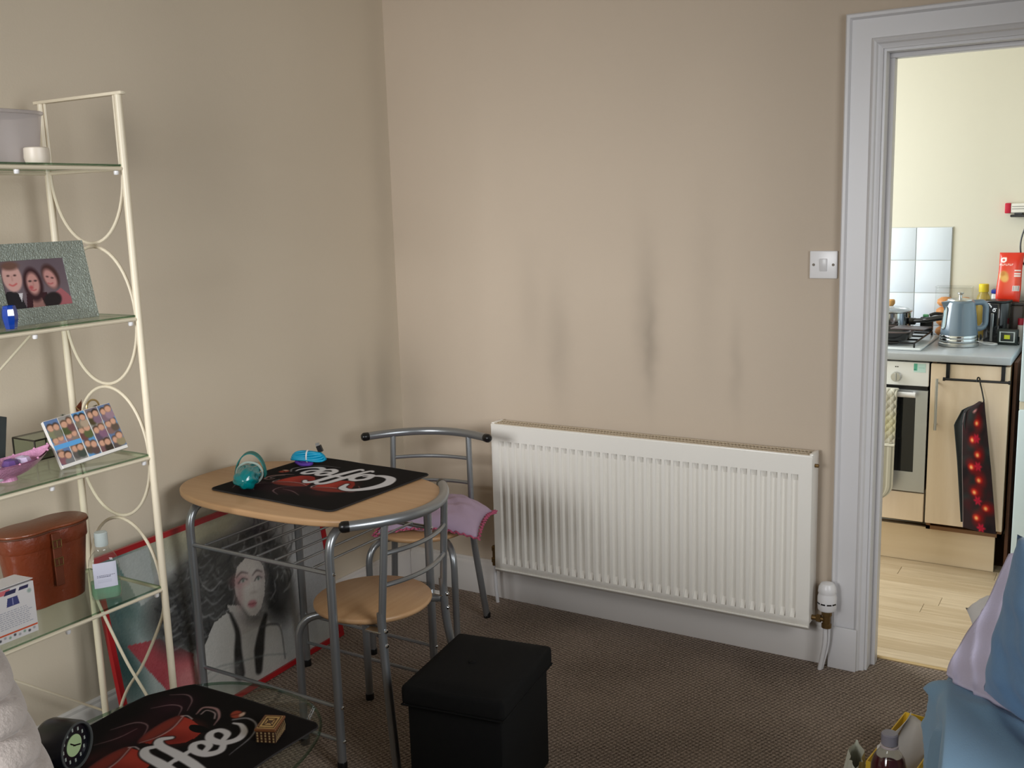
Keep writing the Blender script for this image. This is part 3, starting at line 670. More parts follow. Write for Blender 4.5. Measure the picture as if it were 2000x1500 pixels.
def photo_frame():
    t = thing('picture_frame', 'silver glitter photo frame with three people on the second shelf', 'picture frame', on_shelf(.262, -1.722, 1))
    W_, H_, d = .298, .190, .016; M = Matrix.Rotation(-.20, 4, 'Y')   # leans back towards the wall
    gl = P('silver_glitter', (150, 158, 150), .32, .55, noise=.35, nscale=160, bump=.8, bscale=260)
    b = MB(); iw, ih = .083, .056; cy = .005
    def ring(x0, x1):
        o = [(-W_/2, 0), (W_/2, 0), (W_/2, H_), (-W_/2, H_)]; i = [(cy-iw, H_/2-ih), (cy+iw, H_/2-ih), (cy+iw, H_/2+ih), (cy-iw, H_/2+ih)]
        vs = [(x1, y, z) for y, z in o]+[(x1-.004, y, z) for y, z in i]+[(x0, y, z) for y, z in o]+[(x0, y, z) for y, z in i]
        fs = []
        for k in range(4):
            n = (k+1) % 4; fs += [(k, n, 4+n, 4+k), (8+k, 8+n, n, k), (12+n, 12+k, 4+k, 4+n), (8+n, 8+k, 12+k, 12+n)]
        return [M @ Vector(v) for v in vs], fs
    b.add(*ring(-d, 0)).build('frame', gl, t, smooth=0)
    MB().box(-d-.003, -d, -W_/2+.004, W_/2-.004, .004, H_-.004, M=M).build('backing', M_['black'], t, smooth=0)
    MB().box(-.0012, .0012, -.03, .03, 0, .15, M=Matrix.Translation((-.055-.03, 0, .0)) @ Matrix.Rotation(.22, 4, 'Y')).build('strut', M_['black'], t, smooth=0)
    cv = Canvas(0, 1.5, 0, 1, 120, 80, (112, 98, 104))
    cv.ell(1.2, .85, .5, .35, (104, 90, 98), 0, .2)
    cv.poly([(0, 0), (.42, 0), (.36, .25), (.25, .36), (.06, .38), (0, .30)], (40, 38, 42)); cv.poly([(.30, .32), (.40, .33), (.34, .14)], (214, 210, 214))
    cv.poly([(.42, 0), (.48, .3), (.95, .3), (1.0, 0)], (60, 34, 40)); cv.poly([(.56, 0), (.60, .2), (.8, .2), (.86, 0)], (150, 110, 104))
    cv.ell(.68, .48, .22, .36, (58, 36, 40), 0, .03); cv.ell(.68, .50, .145, .235, (196, 146, 138), 0, .03); cv.ell(.62, .42, .05, .04, (178, 90, 92), 0, .02); cv.stroke([(.6, .37), (.66, .355), (.72, .37)], .022, (176, 88, 92), .01)
    for x in (.62, .745): cv.ell(x, .555, .035, .018, (60, 44, 46), 0, .012)
    cv.stroke([(.685, .55), (.68, .46)], .02, (176, 124, 118), .02)
    cv.ell(.24, .66, .215, .30, (206, 162, 154), 0, .02); cv.ell(.24, .90, .20, .09, (112, 82, 72), 0, .03)
    for x in (.16, .31): cv.ell(x, .70, .03, .018, (70, 48, 48), 0, .012)
    cv.stroke([(.15, .52), (.22, .49), (.31, .525)], .03, (196, 96, 96), .012); cv.stroke([(.235, .68), (.235, .60)], .025, (186, 140, 132), .02)
    cv.poly([(1.0, 0), (1.02, .2), (1.3, .36), (1.5, .15), (1.5, 0)], (168, 98, 104)); cv.ell(1.05, .12, .22, .16, (40, 34, 36), .3, .02)
    cv.ell(1.12, .62, .19, .27, (74, 50, 48), .3, .03); cv.ell(1.10, .57, .135, .215, (196, 144, 138), .35, .03)
    for x, y in ((1.04, .62), (1.15, .585)): cv.ell(x, y, .03, .015, (66, 44, 46), -.2, .012)
    cv.stroke([(1.03, .48), (1.08, .46), (1.14, .475)], .022, (172, 86, 90), .012)
    print_plane('photo', cv, lambda a, bb: M @ Vector((-.0055, cy-iw+a/1.5*2*iw, H_/2-ih+bb*2*ih)), M_['glossprint'], t)
photo_frame()
t = thing('glass_votive', 'small cobalt blue glass ornament in front of the silver photo frame', 'ornament', on_shelf(.300, -1.834, 1))
MB().lathe([(.0, 0), (.012, 0), (.0135, .004), (.0175, .026), (.0165, .040), (.0135, .052), (.0115, .052), (.0145, .038), (.0150, .026), (.010, .008), (0, .007)], 8).build('glass', P('blue_glass', (14, 58, 150), .06, spec=.9, coat=.8), t, smooth=20)
t = thing('crystal_ornament', 'clear faceted crystal ornament left of the blue glass', 'ornament', on_shelf(.290, -1.885, 1))
MB().lathe([(.0, 0), (.014, 0), (.018, .012), (.013, .034), (.004, .045), (0, .046)], 7).build('crystal', M_['clear'], t, smooth=0)

# third shelf
def photo_block():
    ang = math.atan2(-.19, .055)
    t = thing('photo_block', 'tilted photo collage panel on the third glass shelf', 'picture', on_shelf(.282, -1.632, 2), -.13)
    W_, H_, d = .178, .124, .014; M = Matrix.Rotation(-.42, 4, 'Y') @ Matrix.Rotation(.10, 4, 'X')
    M = Matrix.Translation((0, 0, .0098)) @ M
    MB().box(-d, 0, -W_/2, W_/2, 0, H_, .001, 1, M=M).build('panel', P('panel_edge_white', (226, 222, 216), .5), t)
    cv = Canvas(0, 1.4, 0, 1, 150, 108, (170, 150, 140)); rng = np.random.default_rng(4)
    cols = [(96, 120, 160), (176, 150, 130), (190, 160, 140), (150, 146, 140), (158, 150, 150), (90, 90, 110), (96, 150, 200), (150, 96, 140), (170, 150, 140), (120, 112, 120), (140, 100, 90), (200, 170, 110)]
    k = 0; xs = [0, .28, .56, .84, 1.12, 1.4]
    for i in range(5):
        cuts = [0, .38+.06*(i % 3), .70, 1.0]
        for j in range(3):
            c = cols[(k*5+j) % 12]; k += 1; x0, x1, y0, y1 = xs[i], xs[i+1], cuts[j], cuts[j+1]
            cv.poly([(x0, y0), (x1, y0), (x1, y1), (x0, y1)], c)
            for q in range(2):
                fx, fy = x0+(.3+.4*q)*(x1-x0), y0+(.35+.25*rng.random())*(y1-y0); hc = rng.choice([40, 70, 100]); w = .05+.02*rng.random()
                cv.ell(fx, fy-.13, w*1.5, .10, tuple(int(x) for x in np.array((122, 106, 100))+rng.integers(-50, 50)+rng.integers(-16, 16, 3)), 0, .02)
                cv.ell(fx, fy+.02, w*1.15, .085, (hc, hc*.75, hc*.6), 0, .015); cv.ell(fx, fy, w, .07, (206, 158, 132), 0, .015)
    for x in xs[1:5]: cv.poly([(x-.006, 0), (x+.006, 0), (x+.006, 1), (x-.006, 1)], (224, 220, 214))
    cv.poly([(0, .34), (.56, .34), (.56, .44), (0, .44)], (96, 160, 214))
    print_plane('collage_print', cv, lambda a, b: M @ Vector((.0004, -W_/2+a/1.4*W_, .008+b*(H_-.009))), M_['glossprint'], t)
    MB().box(-.001, .001, -.02, .02, 0, .118, M=Matrix.Translation((-.10, 0, 0.001)) @ Matrix.Rotation(.36, 4, 'Y')).build('strut', M_['black'], t, smooth=0)
photo_block()
def ornament():
    t = thing('wire_ornament', 'gold wire ornament with brown leaf and silver beads behind the photo collage', 'ornament', on_shelf(.150, -1.585, 2))
    g = P('gold_wire', (186, 160, 112), .3, .8)
    MB().lathe([(0, 0), (.03, 0), (.03, .004), (.006, .008), (.005, .07), (0, .071)], 18).build('stand', g, t)
    for i, (y, z) in enumerate(((-.045, .095), (.012, .088), (.05, .10), (-.018, .075), (.03, .074))):
        MB().tube(cr([(0, 0, .06), (.004, y*.5, .07+.01*(i % 2)), (.008, y, z)], 6), .0028, 6).build('wire', g, t)
        MB().lathe([(0, -.011), (.007, -.008), (.011, 0), (.007, .008), (0, .011)], 12, (.010, y, z+.006), (0, .3, 1)).build('bead', M_['chrome'] if i < 3 else g, t)
    MB().tube(cr([(0, 0, .07), (.0, .012, .10), (0, .0, .118)], 5), .002, 6).build('wire', g, t)
    lf = MB().grid(lambda u, v: (.004*math.sin(PI*u)+.003*math.cos(2*PI*v), .010*math.sin(PI*v)*math.cos(2*PI*u)+.004+.010*v, .094+.042*v), 12, 10, wrapu=True).build('leaf', P('brown_leaf', (120, 56, 34), .4), t, smooth=60)
    MB().tube([(0.006, .045+.018*math.cos(a), .112+.018*math.sin(a)) for a in [2*PI*i/20 for i in range(20)]], .0026, 6, closed=True).build('ring', g, t)
ornament()
t = thing('trinket_box', 'small glass trinket box with dark edges at the back of the third shelf', 'box', on_shelf(.085, -1.655, 2))
x, y, h = .045, .045, .052
MB().box(-x, x, -y, y, 0.0, .004).build('base', P('lead_edge', (62, 58, 50), .4, .5), t)
for a, b in (((-x, -y), (x, -y)), ((x, -y), (x, y)), ((x, y), (-x, y)), ((-x, y), (-x, -y))):
    MB().tube([(a[0], a[1], .004), (a[0], a[1], h)], .0022, 6).tube([(a[0], a[1], h), (b[0], b[1], h)], .0022, 6).build('edge_strip', P('lead_edge', (62, 58, 50), .4, .5), t)
    MB().box(min(a[0], b[0])-.0005, max(a[0], b[0])+.0005, min(a[1], b[1])-.0005, max(a[1], b[1])+.0005, .004, h-.002).build('pane', M_['glass'], t, smooth=0)
MB().box(-x, x, -y, y, h+.001, h+.003).build('lid', M_['glass'], t, smooth=0)
def dish():
    t = thing('trinket_dish', 'pink sparkly pointed dish holding white and purple trinkets on the third shelf', 'dish', on_shelf(.240, -1.850, 2), .10)
    L_, Wd = .125, .048
    def f(u, v, off=0.0):
        a = 2*PI*u; r = v
        y = L_*math.sin(a)*r; x = Wd*math.cos(a)*r*(1-.6*(abs(math.sin(a))**3)*.8)
        z = .004+off+.036*r**2.2+.018*(abs(y)/L_)**2.6*r
        return (x, y, z)
    pk = P('pink_glitter', (206, 146, 180), .35, .1, noise=.2, nscale=140, bump=.6, bscale=240, coat=.4)
    mb = MB().grid(lambda u, v: f(u, .02+.98*v), 48, 12, wrapu=True).grid(lambda u, v: f(u, .02+.94*v, .006), 48, 12, wrapu=True)
    mb.build('bowl', pk, t, smooth=60)
    MB().lathe([(0, 0), (.022, 0), (.018, .008), (0, .0085)], 20).build('foot', pk, t)
    for i in range(14):
        a = 2*PI*i/14; p = f(i/14, 1.0)
        MB().lathe([(0, -.0032), (.0034, 0), (0, .0032)], 6, (p[0], p[1], p[2]+.002)).build('gem', P('pink_gem', (226, 160, 196), .15, spec=.8), t, smooth=0)
dish()
for i, (x, y, z, c, nm, lb) in enumerate(((.233, -1.833, .020, (96, 66, 128), 'purple_trinket', 'purple bead trinket lying in the middle of the pink dish'), (.244, -1.883, .020, (228, 224, 232), 'white_trinket', 'white ring with a black centre lying in the pink dish'), (.230, -1.800, .020, (206, 190, 220), 'pale_trinket', 'pale lilac trinket near the tip of the pink dish'))):
    t = thing(nm, lb, 'trinket', (on_shelf(x, y, 2)[0], on_shelf(x, y, 2)[1], sh(2)+z))
    if i == 1:
        MB().lathe([(0, 0), (.018, 0), (.021, .006), (.018, .012), (.011, .013), (.011, .006), (0, .006)], 22, axis=(.8, .1, .5)).build('ring', P('white_bead', c, .3), t)
        MB().lathe([(0, .0), (.010, .0), (.010, .010), (0, .012)], 18, axis=(.8, .1, .5)).build('centre', M_['black'], t)
    else: MB().lathe([(0, 0), (.016, .002), (.021, .012), (.015, .024), (0, .028)], 8).build('bead', P('bead'+nm, c, .3), t, smooth=25)
t = thing('slate_plaque', 'dark slate plaque leaning at the left of the third shelf', 'plaque', on_shelf(.110, -1.862, 2))
M = Matrix.Rotation(-.28, 4, 'Y') @ Matrix.Rotation(-.32, 4, 'X'); M = Matrix.Translation((0, 0, .028)) @ M
MB().box(-.006, 0, -.085, .085, 0, .125, .001, 1, M=M).build('panel', P('slate', (44, 50, 50), .6, noise=.15, nscale=30), t)
MB().box(-.03, .012, -.03, .03, 0, .014, .002).build('stand', M_['black'], t); MB().box(-.018, -.002, -.012, .012, .008, .06, M=Matrix.Rotation(-.28, 4, 'Y')).build('strut', M_['black'], t)

# fourth shelf
def binocular_case():
    t = thing('binocular_case', 'brown leather binocular case with flat lid on the lowest shelf', 'case', on_shelf(.150, -1.722, 3), -.06)
    le = P('brown_leather', (112, 48, 22), .38, noise=.22, nscale=14, bump=.35, bscale=120, coat=.25)
    le2 = P('leather_lid', (124, 62, 32), .42, noise=.18, nscale=14, bump=.35, bscale=120, coat=.2)
    def sec(u, s, gx=1, gy=1):      # kidney section: wide along y
        a = 2*PI*u; y = .108*math.copysign(abs(math.sin(a))**.75, math.sin(a)); x = .060*math.copysign(abs(math.cos(a))**.8, math.cos(a))*(1-.16*math.exp(-(y/.035)**2))
        return x*s*gx, y*s*gy
    def body(u, v):
        s = .84+.16*v; x, y = sec(u, s); return (x, y, .002+.150*v)
    MB().grid(body, 60, 12, wrapu=True).add([], []).build('body', le, t, smooth=60)
    for z, s, nm, m in ((.0, .84, 'base', le),):
        MB().prism([sec(i/60, s) for i in range(60)], 0, .006, .0015, 1).build(nm, m, t)
    pr = [sec(i/60, 1.035) for i in range(60)]
    MB().prism(pr, .150, .192, .003, 2).build('lid_rim', le, t, smooth=40)
    o = MB().prism([sec(i/60, 1.075) for i in range(60)], .192, .199, .003, 2).build('lid', le2, t, smooth=40)
    MB().tube([(*sec(i/60, 1.07), .1905) for i in range(60)], .0022, 6, closed=True).build('stitched_edge', P('leather_edge', (86, 46, 26), .6), t)
    st = MB().box(.060, .0645, -.011, .011, .050, .185, .0015, 1).build('strap', P('strap_leather', (96, 44, 22), .45), t)
    for z in (.158, .112): MB().tube([(.0655, -.011, z-.009), (.0655, .011, z-.009), (.0655, .011, z+.009), (.0655, -.011, z+.009)], .0019, 6, closed=True).tube([(.0655, 0, z-.009), (.0655, 0, z+.009)], .0014, 6).build('buckle', M_['brass'], st)
    MB().tube(cr([(-.02, -.104, .17), (-.02, -.124, .15), (-.01, -.128, .10), (0, -.112, .07)], 6), .004, 6).build('side_strap', M_['black'], t)
binocular_case()
def wash_bottle():
    t = thing('clear_bottle', 'clear flat bottle with pale green liquid and white label on the lowest shelf', 'bottle', on_shelf(.276, -1.640, 3), -.55)
    def body(u, v, k=1.0):
        prof = [(0, .86), (.02, .97), (.06, 1.0), (.62, 1.0), (.74, .93), (.84, .70), (.90, .46), (1, .40)]
        s = np.interp(v, [p[0] for p in prof], [p[1] for p in prof]); a = 2*PI*u; e = .55 if v < .8 else .55+.45*min(1, (v-.8)/.1)
        return (.022*k*s*math.copysign(abs(math.cos(a))**e, math.cos(a)), .036*k*s*math.copysign(abs(math.sin(a))**e, math.sin(a)), .001+.138*v)
    MB().grid(body, 44, 34, wrapu=True).build('body', M_['clear'], t, smooth=60)
    MB().prism([body(i/44, .02, 1)[:2] for i in range(44)], 0.0, .003).build('base', M_['clear'], t)
    lq = glassy('green_liquid', (.66, .86, .72), .5, .03, .42, (150, 200, 168))
    mb = MB().grid(lambda u, v: (lambda p: (p[0]*.94, p[1]*.95, .004+.040*v))(body(u, .30*v+.01)), 44, 6, wrapu=True)
    mb.add([(body(i/44, .3)[0]*.94, body(i/44, .3)[1]*.95, .044) for i in range(44)], [tuple(range(44))]).build('liquid', lq, t, smooth=40)
    MB().lathe([(.0155, .137), (.0160, .139), (.0160, .170), (.0145, .172), (0, .172)], 22).build('cap', glassy('cap_clear', (.9, .93, .93), .8, .15, .55, (210, 220, 220)), t)
    cv = Canvas(0, 1, 0, 1.35, 60, 80, (206, 206, 222))
    for yy, x1 in ((.66, .9), (.58, .66)):
        x = .14
        while x < x1: w = .03+.05*RNG.random(); cv.poly([(x, yy-.022), (x+w, yy-.022), (x+w, yy+.022), (x, yy+.022)], (88, 88, 112), .8); x += w+.02
    for yy in (.4, .34, .28): cv.poly([(.16, yy), (.75, yy), (.75, yy+.018), (.16, yy+.018)], (170, 172, 192), .8)
    print_plane('label', cv, lambda a, b: (.0226-.0022*(2*a-1)**4, (a-.5)*.055, .034+b*.048), M_['print'], t)
wash_bottle()
def white_box():
    t = thing('carton', 'small white carton with an orange stripe at the front of the lowest shelf', 'box', on_shelf(.270, -1.912, 3))
    MB().box(-.036, .036, -.052, .052, 0, .122, .0012, 1).build('body', P('carton_card', (218, 214, 214), .6), t)
    M = Matrix.Translation((0, 0, .1225)); MB().box(-.036, .036, -.052, .052, 0, .0016, M=M @ Matrix.Translation((-.036, 0, 0)) @ Matrix.Rotation(-.06, 4, 'Y') @ Matrix.Translation((.036, 0, 0))).build('flap', P('carton_card', (218, 214, 214), .6), t, smooth=0)
    cv = Canvas(0, 1.04, 0, 1.22, 110, 128, (218, 214, 214)); o = (206, 84, 44)
    cv.poly([(0, .16), (1.04, .16), (1.04, .20), (0, .20)], o)
    cv.poly([(0, 1.10), (.40, 1.10), (.48, 1.22), (0, 1.22)], (200, 70, 80), .75); cv.poly([(.30, 1.08), (.58, 1.08), (.62, 1.18), (.36, 1.18)], (52, 50, 84)); cv.poly([(.66, 1.10), (.90, 1.10), (.92, 1.18), (.70, 1.18)], (52, 50, 84))
    cv.poly([(.34, .80), (.66, .80), (.62, 1.00), (.38, 1.00)], (66, 70, 120)); cv.poly([(.49, .82), (.51, .82), (.51, .98), (.49, .98)], (150, 150, 190))
    for k in range(9):
        yy = .30+k*.048; x = .14
        while x < .90-.05*(k % 3): w = .03+.07*RNG.random(); cv.poly([(x, yy), (x+w, yy), (x+w, yy+.022), (x, yy+.022)], (150, 152, 166), .75); x += w+.02
    for k in range(8): cv.ell(.10+.12*k, .08+.03*(k % 2), .032, .03, [(40, 40, 50), (150, 150, 156), (120, 150, 130)][k % 3], 0, .012, .8)
    cv.ell(.92, 1.02, .05, .05, (140, 160, 150), 0, .02, .8); cv.ell(.05, .82, .03, .03, (90, 100, 96), 0, .01, .8)
    print_plane('front_print', cv, lambda a, b: (.0364, a*.1-.052, b*.1), M_['print'], t)
white_box()

# ---------------------------------------------------------------- framed poster leaning on the left wall
def poster():
    BL, BR, TL = Vector((.168, -1.545, .0)), Vector((.124, -.588, 0)), Vector((.082, -1.551, .592))
    t = thing('framed_poster', 'red framed poster of a dark haired woman leaning on the left wall', 'poster', (.16, -1.04, 0))
    ex = (BR-BL).normalized(); ez = (TL-BL).normalized(); ey = ez.cross(ex).normalized(); ez = ex.cross(ey)*-1 if ex.cross(ey).dot(TL-BL) < 0 else ex.cross(ey); W_, H_ = (BR-BL).length, .597
    if ey.x < 0: ey = -ey
    L = lambda a, h, b: BL+ex*a+ey*h+ez*b
    wd, dp = .016, .018
    for nm, a0, a1, b0, b1 in (('frame_bottom', 0, W_, 0, wd), ('frame_top', 0, W_, H_-wd, H_), ('frame_left', 0, wd, wd, H_-wd), ('frame_right', W_-wd, W_, wd, H_-wd)):
        MB().add([L(a, h, b) for h in (0.002, dp) for a, b in ((a0, b0), (a1, b0), (a1, b1), (a0, b1))], [(0, 1, 2, 3), (4, 5, 6, 7), (0, 1, 5, 4), (1, 2, 6, 5), (2, 3, 7, 6), (3, 0, 4, 7)]).build(nm, M_['red'], t, True, smooth=0)
    MB().add([L(a, h, b) for h in (0.0, .006) for a, b in ((.003, .003), (W_-.003, .003), (W_-.003, H_-.003), (.003, H_-.003))], [(0, 1, 2, 3), (4, 5, 6, 7), (0, 1, 5, 4), (1, 2, 6, 5), (2, 3, 7, 6), (3, 0, 4, 7)]).build('backing', M_['black'], t, True, smooth=0)
    cv = Canvas(0, 1.5, 0, 1, 240, 160, (164, 164, 160))
    G = lambda u, v: (u*1.5, v)
    def ell(u, v, ru, rv, c, rot=0, soft=.02, op=1.0): cv.ell(u*1.5, v, ru*1.5, rv, c, rot, soft, op)
    ell(.45, .98, .30, .14, (176, 170, 138), -.1, .08); ell(.80, .6, .25, .5, (158, 158, 162), 0, .1)
    ell(.04, .66, .10, .40, (64, 92, 92), .1, .08); ell(.02, .9, .14, .12, (90, 124, 122), 0, .06); cv.poly([G(.07, .98), G(.20, .98), G(.19, .72), G(.13, .70)], (172, 178, 176)); ell(.06, .3, .10, .3, (150, 158, 156), 0, .05); ell(.03, .45, .05, .2, (42, 70, 70), .2, .05)
    cv.poly([G(.05, .54), G(.17, .50), G(.29, .34), G(.27, .10), G(.20, .12), G(.09, .42)], (150, 52, 60)); ell(.25, .2, .06, .12, (186, 110, 110), .3, .05, .8); cv.poly([G(.10, .20), G(.155, .22), G(.15, .17)], (140, 40, 50))
    # hair
    rng = np.random.default_rng(11); hk = (34, 34, 34)
    ell(.42, .62, .20, .24, hk, .5, .05); ell(.27, .60, .13, .17, (50, 50, 50), .2, .05); ell(.66, .68, .12, .16, hk, -.3, .04); ell(.70, .50, .085, .24, hk, .15, .04); ell(.34, .46, .15, .12, (44, 44, 44), 0, .05); ell(.58, .78, .16, .09, (48, 48, 48), .35, .05)
    for _ in range(420):
        u, v = rng.uniform(.17, .80), rng.uniform(.36, .86); a = rng.uniform(-1, 1)+(1.2 if u > .6 else -.6); l = rng.uniform(.03, .10)
        g = rng.choice([18, 26, 70, 120, 165], p=[.30, .24, .22, .15, .09]); m = ((u-.5)/.33)**2+((v-.6)/.27)**2
        if m < 1.05: cv.stroke([G(u, v), G(u+l*.5*math.cos(a), v+l*.9*math.sin(a)), G(u+l*math.cos(a+.5), v+l*1.3*math.sin(a+.5))], [.003, .007, .002], (g, g, g+2), .006, .8)
    # shoulders, neck
    cv.poly([G(.29, .0), G(.29, .18), G(.33, .33), G(.40, .44), G(.46, .46), G(.50, .40), G(.56, .35), G(.62, .34), G(.66, .27), G(.70, .24), G(.70, 0)], (172, 168, 164)); cv.poly([G(.47, .50), G(.60, .42), G(.62, .30), G(.50, .30)], (160, 154, 150)); ell(.585, .36, .055, .035, (70, 68, 68), -.4, .03, .8)
    # face: turned a little to the right, narrowing to the chin
    fc = (200, 191, 186)
    cv.poly([G(.520, .60), G(.545, .68), (.60*1.5, .715), G(.645, .69), G(.668, .62), G(.664, .54), G(.648, .46), G(.622, .395), G(.588, .368), G(.556, .385), G(.530, .46), G(.516, .53)], fc)
    ell(.655, .55, .016, .12, (150, 143, 140), -.12, .03, .6); ell(.530, .52, .012, .10, (160, 146, 144), -.1, .03, .6); ell(.59, .395, .03, .02, (176, 168, 164), 0, .02, .6)
    cv.stroke([G(.520, .61), G(.512, .54), G(.530, .46), G(.556, .385)], .012, (60, 56, 56), .012, .6)
    ell(.548, .60, .030, .026, (160, 88, 94), -.2, .03, .7); ell(.534, .53, .012, .05, (156, 96, 98), -.2, .025, .45); ell(.640, .575, .022, .02, (150, 110, 112), -.2, .025, .5)
    for u, v, s in ((.560, .590, 1.0), (.632, .562, .85)):
        cv.stroke([G(u-.022*s, v-.002), G(u, v+.012), G(u+.022*s, v-.003)], [.005, .011, .004], (34, 30, 32), .005); ell(u, v, .011*s, .008, (186, 192, 188), 0, .005); ell(u+.001, v, .005, .008, (60, 72, 66), 0, .004)
        cv.stroke([G(u-.027*s, v+.034), G(u, v+.050), G(u+.028*s, v+.030)], [.003, .009, .003], (58, 44, 46), .006)
    cv.stroke([G(.602, .575), G(.606, .53), G(.603, .505)], [.002, .004, .005], (164, 152, 148), .01, .6); ell(.602, .498, .013, .006, (146, 130, 126), -.2, .008, .7)
    ell(.583, .440, .020, .020, (176, 98, 108), -.25, .008); cv.stroke([G(.565, .447), G(.584, .441), G(.602, .434)], .004, (112, 46, 54), .004); ell(.584, .452, .011, .005, (198, 128, 134), -.2, .005)
    # straps and jacket lines
    cv.stroke([G(.478, .44), G(.492, .33), G(.478, .22), G(.468, .10)], [.020, .034, .055, .07], (26, 26, 26), .008); cv.stroke([G(.635, .34), G(.605, .27), G(.575, .17), G(.556, .06)], [.03, .05, .075, .05], (26, 26, 26), .008)
    cv.stroke([G(.462, .15), G(.46, .06), G(.45, .0)], [.06, .05, .01], (90, 88, 88), .03, .6)
    cv.stroke([G(.60, .29), G(.66, .27), G(.695, .22), G(.69, .04)], [.012, .012, .008, .006], (52, 52, 54), .006, .9)
    cv.stroke([G(.30, .19), G(.38, .20), G(.46, .17), G(.60, .12), G(.70, .06)], .006, (96, 104, 102), .006, .7); cv.stroke([G(.31, .15), G(.40, .17), G(.47, .15)], .004, (120, 124, 122), .006, .6)
    cv.C = 255*(np.clip(cv.C, 0, 255)/255)**.80
    cv.noise(3.0)
    print_plane('print', cv, lambda a, b: L(.012+a/1.5*(W_-.024), .0085, .012+b*(H_-.024)), M_['glossprint'], t, True)
    MB().add([L(a, .0125, b) for a, b in ((.012, .012), (W_-.012, .012), (W_-.012, H_-.012), (.012, H_-.012))], [(0, 1, 2, 3)]).build('glazing', glassy('picture_glazing', (.97, .98, .97), .8), t, True, smooth=0)
poster()

# ---------------------------------------------------------------- ottoman
def ottoman():
    t = thing('storage_ottoman', 'black fabric storage cube ottoman with padded lid on the carpet', 'ottoman', (1.116, -1.155, 0), .155)
    MB().box(-.130, .130, -.160, .160, 0.0, .286, .006, 2).build('body', M_['blackfab'], t)
    mb = MB().box(-.142, .142, -.173, .173, .288, .342, .012, 3); mb.grid(lambda u, v: ((2*u-1)*.134, (2*v-1)*.165, .3405+.016*max(0, 1-(2*u-1)**4)**.6*max(0, 1-(2*v-1)**4)**.6), 18, 18)
    mb.build('lid', M_['blackfab'], t, smooth=60)
    MB().tube([(x, y, .290) for x, y in ((-.140, -.171), (.140, -.171), (.140, .171), (-.140, .171))], .003, 6, closed=True).build('lid_piping', M_['blackfab'], t)
    MB().lathe([(.011, 0), (.009, .003), (0, .0045)], 14, (-.01, -.02, .356)).build('button', M_['blackfab'], t)
ottoman()

# ---------------------------------------------------------------- things on the dining table
def teal_bag():
    t = thing('dog_bag_roll', 'rolled teal plastic bag with a strap loop on the table placemat', 'bag', (.300, -1.138, TZ+.0065), 2.20)
    m = P('teal_plastic', (0, 122, 126), .22, noise=.15, nscale=40, bump=.5, bscale=60, coat=.5)
    def body(u, v):
        a = 2*PI*u; r = .032*(1+.09*math.sin(3*a+9*v)+.07*math.sin(7*a-15*v))*np.interp(v, [0, .04, .15, .8, .95, 1], [.02, .66, 1, .92, .8, .05])
        return (-.085+.15*v, r*1.05*math.cos(a), .034+r*.92*math.sin(a))
    MB().grid(body, 40, 26, wrapu=True).build('body', m, t, smooth=50)
    MB().tube([(.012+.002*math.sin(a*6), .038*math.cos(a), .034+.034*math.sin(a)) for a in [2*PI*i/40 for i in range(40)]], .0035, 6, closed=True).build('drawstring', P('clear_band', (170, 186, 178), .4), t)
    mb = MB(); pts = [(.03+.012*math.sin(PI*s), .046*math.cos(PI*s), .020+.072*math.sin(PI*s)) for s in [i/24 for i in range(25)]]
    vs = []
    for (x, y, z) in pts: vs += [(x-.015, y, z), (x+.015, y, z), (x+.015, y*.93, z-.003), (x-.015, y*.93, z-.003)]
    fs = [(4*i+k, 4*i+(k+1) % 4, 4*i+4+(k+1) % 4, 4*i+4+k) for i in range(24) for k in range(4)]+[(0, 1, 2, 3), (96, 97, 98, 99)]
    MB().add(vs, fs).build('strap', P('teal_strap', (0, 112, 108), .5), t, smooth=50)
teal_bag()
def cable():
    t = thing('charging_cable', 'coiled turquoise cable tied with a white twist on the table placemat', 'cable', (.292, -.872, TZ+.0065), .42)
    m = P('turquoise_rubber', (0, 150, 190), .4); c = []
    for k in range(5):
        for i in range(24):
            a = 2*PI*i/24; q = 1-.55*abs(math.cos(a))**.5*0
            c.append(((.056-.003*k)*math.cos(a), (.022-.002*k)*math.sin(a)*(.55+.45*abs(math.cos(a))), .018+.005*k+.003*math.sin(a*2+k)))
    MB().tube(c, .0042, 8).build('cord', m, t, smooth=60)
    MB().tube([(-.002+.001*math.sin(a), .021*math.cos(a)*.75, .028+.019*math.sin(a)) for a in [2*PI*i/24 for i in range(24)]], .0026, 6, closed=True).build('twist_tie', M_['plate'], t)
    o = MB().box(-.008, .008, -.006, .006, 0, .022, .001, 1, M=Matrix.Translation((.043, .002, .042)) @ Matrix.Rotation(-.35, 4, 'Y')).build('plug', M_['black'], t)
    MB().box(-.006, .006, -.0045, .0045, 0, .012, M=Matrix.Translation((.036, .002, .060)) @ Matrix.Rotation(-.35, 4, 'Y')).build('plug_shell', M_['steel'], o)
    MB().tube(cr([(-.04, -.006, .012), (-.02, -.02, .006), (.006, -.022, .006), (.012, -.008, .007), (-.02, .004, .007), (-.045, .0, .008)], 8), .0055, 8).build('purple_band', P('purple_elastic', (88, 50, 150), .7), t)['label'] = 'purple band'
cable()

